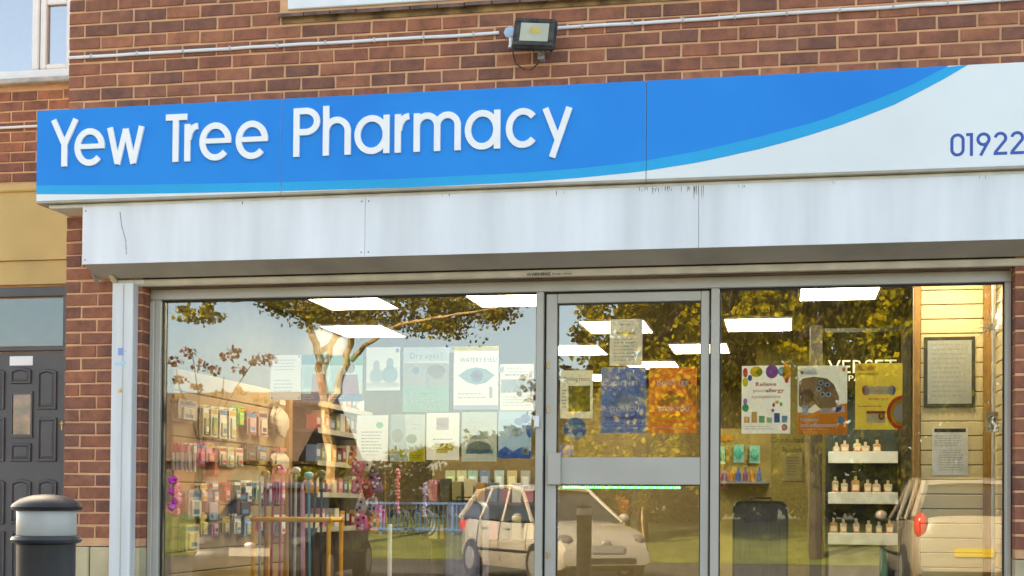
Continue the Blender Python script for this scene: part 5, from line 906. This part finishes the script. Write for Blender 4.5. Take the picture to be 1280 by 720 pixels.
# cars
def car(px, Yv, ang, paint, lab, H=1.48, L=3.9, W=1.7, plate=None):
    p = mir(px, 650, Yv); t_ = thing('parked_car', lab, 'car', 'cars parked across the road', base=(p.x, p.y, -.2)); M = Matrix.Translation((p.x, p.y, -.2)) @ Matrix.Rotation(R(ang), 4, 'Z') @ Matrix.Diagonal((L/3.9, W/1.7, H/1.48, 1))
    P = mat('car_paint_'+lab.split()[0], paint, .25, var=0, coat=.6 if paint[0] > .1 else 0, spec=.5 if paint[0] > .1 else .15); G = mat('car_glass', (.02, .023, .025), .05, var=0, spec=1); T = mat('tyre', (.02, .02, .02), .9, var=.1); S = mat('alloy_rim', (.45, .45, .46), .35, metal=.7, var=0)
    def put(nm, mb, m_, sm=True, par=t_): mb.v = [tuple(M @ Vector(v)) for v in mb.v]; return mb.build(nm, m_, par, sm)
    up_ = [(-1.95, .42), (-1.94, .6), (-1.92, .82), (-1.86, .97), (-1.5, .965), (-.5, .94), (.3, .92), (.95, .925), (1.3, .87), (1.6, .80), (1.82, .69), (1.93, .55), (1.95, .42)]
    b = MB(); rows = []
    for x, z in up_:
        w_ = .85*(1-.16*abs(x/1.95)**5); zl = .2+.1*max(0, abs(x)-1.7)/.25; zl = min(zl, z-.1)
        rows.append([(x, -w_*.9, zl), (x, -w_, zl+(z-zl)*.3), (x, -w_*.995, zl+(z-zl)*.65), (x, -w_*.93, z-.03*min(1, z)), (x, -w_*.6, z+.012), (x, 0, z+.025), (x, w_*.6, z+.012), (x, w_*.93, z-.03*min(1, z)), (x, w_*.995, zl+(z-zl)*.65), (x, w_, zl+(z-zl)*.3), (x, w_*.9, zl)])
    n = 11; vs = sum(rows, []); fs = []
    for i in range(len(rows)-1):
        fs += [(i*n+k, (i+1)*n+k, (i+1)*n+k+1, i*n+k+1) for k in range(n-1)]; fs.append((i*n+n-1, (i+1)*n+n-1, (i+1)*n, i*n))
    fs += [tuple(range(n)), tuple((len(rows)-1)*n+k for k in range(n))[::-1]]; b.add(vs, fs); body = put('body', b, P)
    B = [(-1.84, .97), (-1.0, .95), (-.1, .93), (1.0, .925)]; Tp = [(-1.50, 1.39), (-.9, 1.455), (-.2, 1.46), (.22, 1.40)]; wb, wt = .775, .58
    b = MB(); vs = [(x, -wb, z) for x, z in B]+[(x, -wt, z) for x, z in Tp]+[(x, wt, z) for x, z in Tp]+[(x, wb, z) for x, z in B]; fs = []
    for r_ in range(3): fs += [(r_*4+k, r_*4+k+1, r_*4+4+k+1, r_*4+4+k) for k in range(3)]
    fs += [(0, 4, 8, 12), (3, 15, 11, 7)]; b.add(vs, fs); put('glasshouse', b, G, False)
    b = MB(); rr = [[(x, y*wt*1.04, z+.012+.035*(1-y*y)) for y in (-1, -.6, 0, .6, 1)] for x, z in [(-1.56, 1.36)]+Tp+[(.3, 1.37)]]; b.add(sum(rr, []), [(i*5+k, i*5+k+1, i*5+6+k, i*5+5+k) for i in range(5) for k in range(4)]); put('roof', b, P)
    b = MB()
    for s_ in (-1, 1):
        for (a, c, r_) in ((B[0], Tp[0], .06), (B[1], Tp[1], .035), (B[2], Tp[2], .035), (B[3], Tp[3], .035)): b.tube([(a[0], s_*wb*.99, a[1]-.02), (c[0], s_*wt*1.0, c[1]+.01)], r_, 6)
        b.tube([(x, s_*wt*1.01, z+.01) for x, z in Tp], .03, 6)
    put('pillars', b, P)
    for x in (-1.22, 1.25):
        for s_ in (-1, 1):
            Mw = Matrix.Translation((x, s_*.77, .31)) @ Matrix.Rotation(R(90), 4, 'X'); b = MB(); b.lathe([(.2, -.1), (.3, -.09), (.31, -.06), (.31, .06), (.3, .09), (.2, .1)], n=20, M=Mw); wh = put('wheel', b, T); b = MB()
            b.lathe([(.05, -.106), (.19, -.101), (.2, -.09), (.2, .09), (.19, .101), (.05, .106)], n=14, M=Mw); put('rim', b, S, True, wh)
    for s_ in (-1, 1):
        b = MB(); b.ball((1.72, s_*.6, .66), .17, .14, .085, 0, 10); put('headlight', b, mat('headlamp', (.12, .12, .125), .1, var=0))
        b = MB(); b.ball((-1.86, s_*.68, .86), .09, .1, .17, 0, 10); put('tail_light', b, mat('red_lamp', (.55, .02, .015), .15, var=0))
        b = MB(); b.ball((.78, s_*.92, .98), .06, .09, .07, 0, 10); put('mirror', b, P)
        for x in (-.75, .2): b = MB(); b.box(x-.09, x+.09, s_*.85-.012, s_*.85+.012, .8, .83, bev=.005); put('door_handle', b, P, False)
    for x, c_ in ((1.957, (.3, .3, .29)), (-1.962, (.5, .36, .03))): b = MB(); b.box(x-.006, x+.006, -.26, .26, .48, .59); put('number_plate', b, flat(c_), False)
    for s_ in (-1, 1):
        for x in (-1.0, -.12, .9):
            b = MB(); w_ = .85*(1-.16*abs(x/1.95)**5); b.tube([(x, s_*(w_*.95), .3), (x+.01, s_*(w_+.001), .45), (x+.02, s_*w_*.999, .68), (x, s_*w_*.945, .905)], .007, 5); put('door_seam', b, BLACK, False)
        b = MB(); b.tube([(x, s_*(.85*(1-.16*abs(x/1.95)**5)+.004), .47) for x in (-1.5, -.5, .5, 1.5)], .022, 6); put('rub_strip', b, BLACK, False)
    b = MB(); b.box(1.9, 1.955, -.5, .5, .3, .42, bev=.02); put('grille', b, BLACK, False); b = MB(); b.ball((1.93, 0, .62), .02, .08, .05, 0, 12); put('badge', b, S)
car(687, 12.9, 54, (.36, .33, .28), 'white hatchback parked across the road with its nose towards the shop')
car(362, 10.5, 84, (.035, .04, .05), 'dark hatchback parked facing the slatted wall side of the shop', H=1.46, W=1.78)
car(1188, 12.6, -92, (.30, .26, .20), 'beige people carrier parked with its red tail lights to the shop', H=1.6, L=4.0)
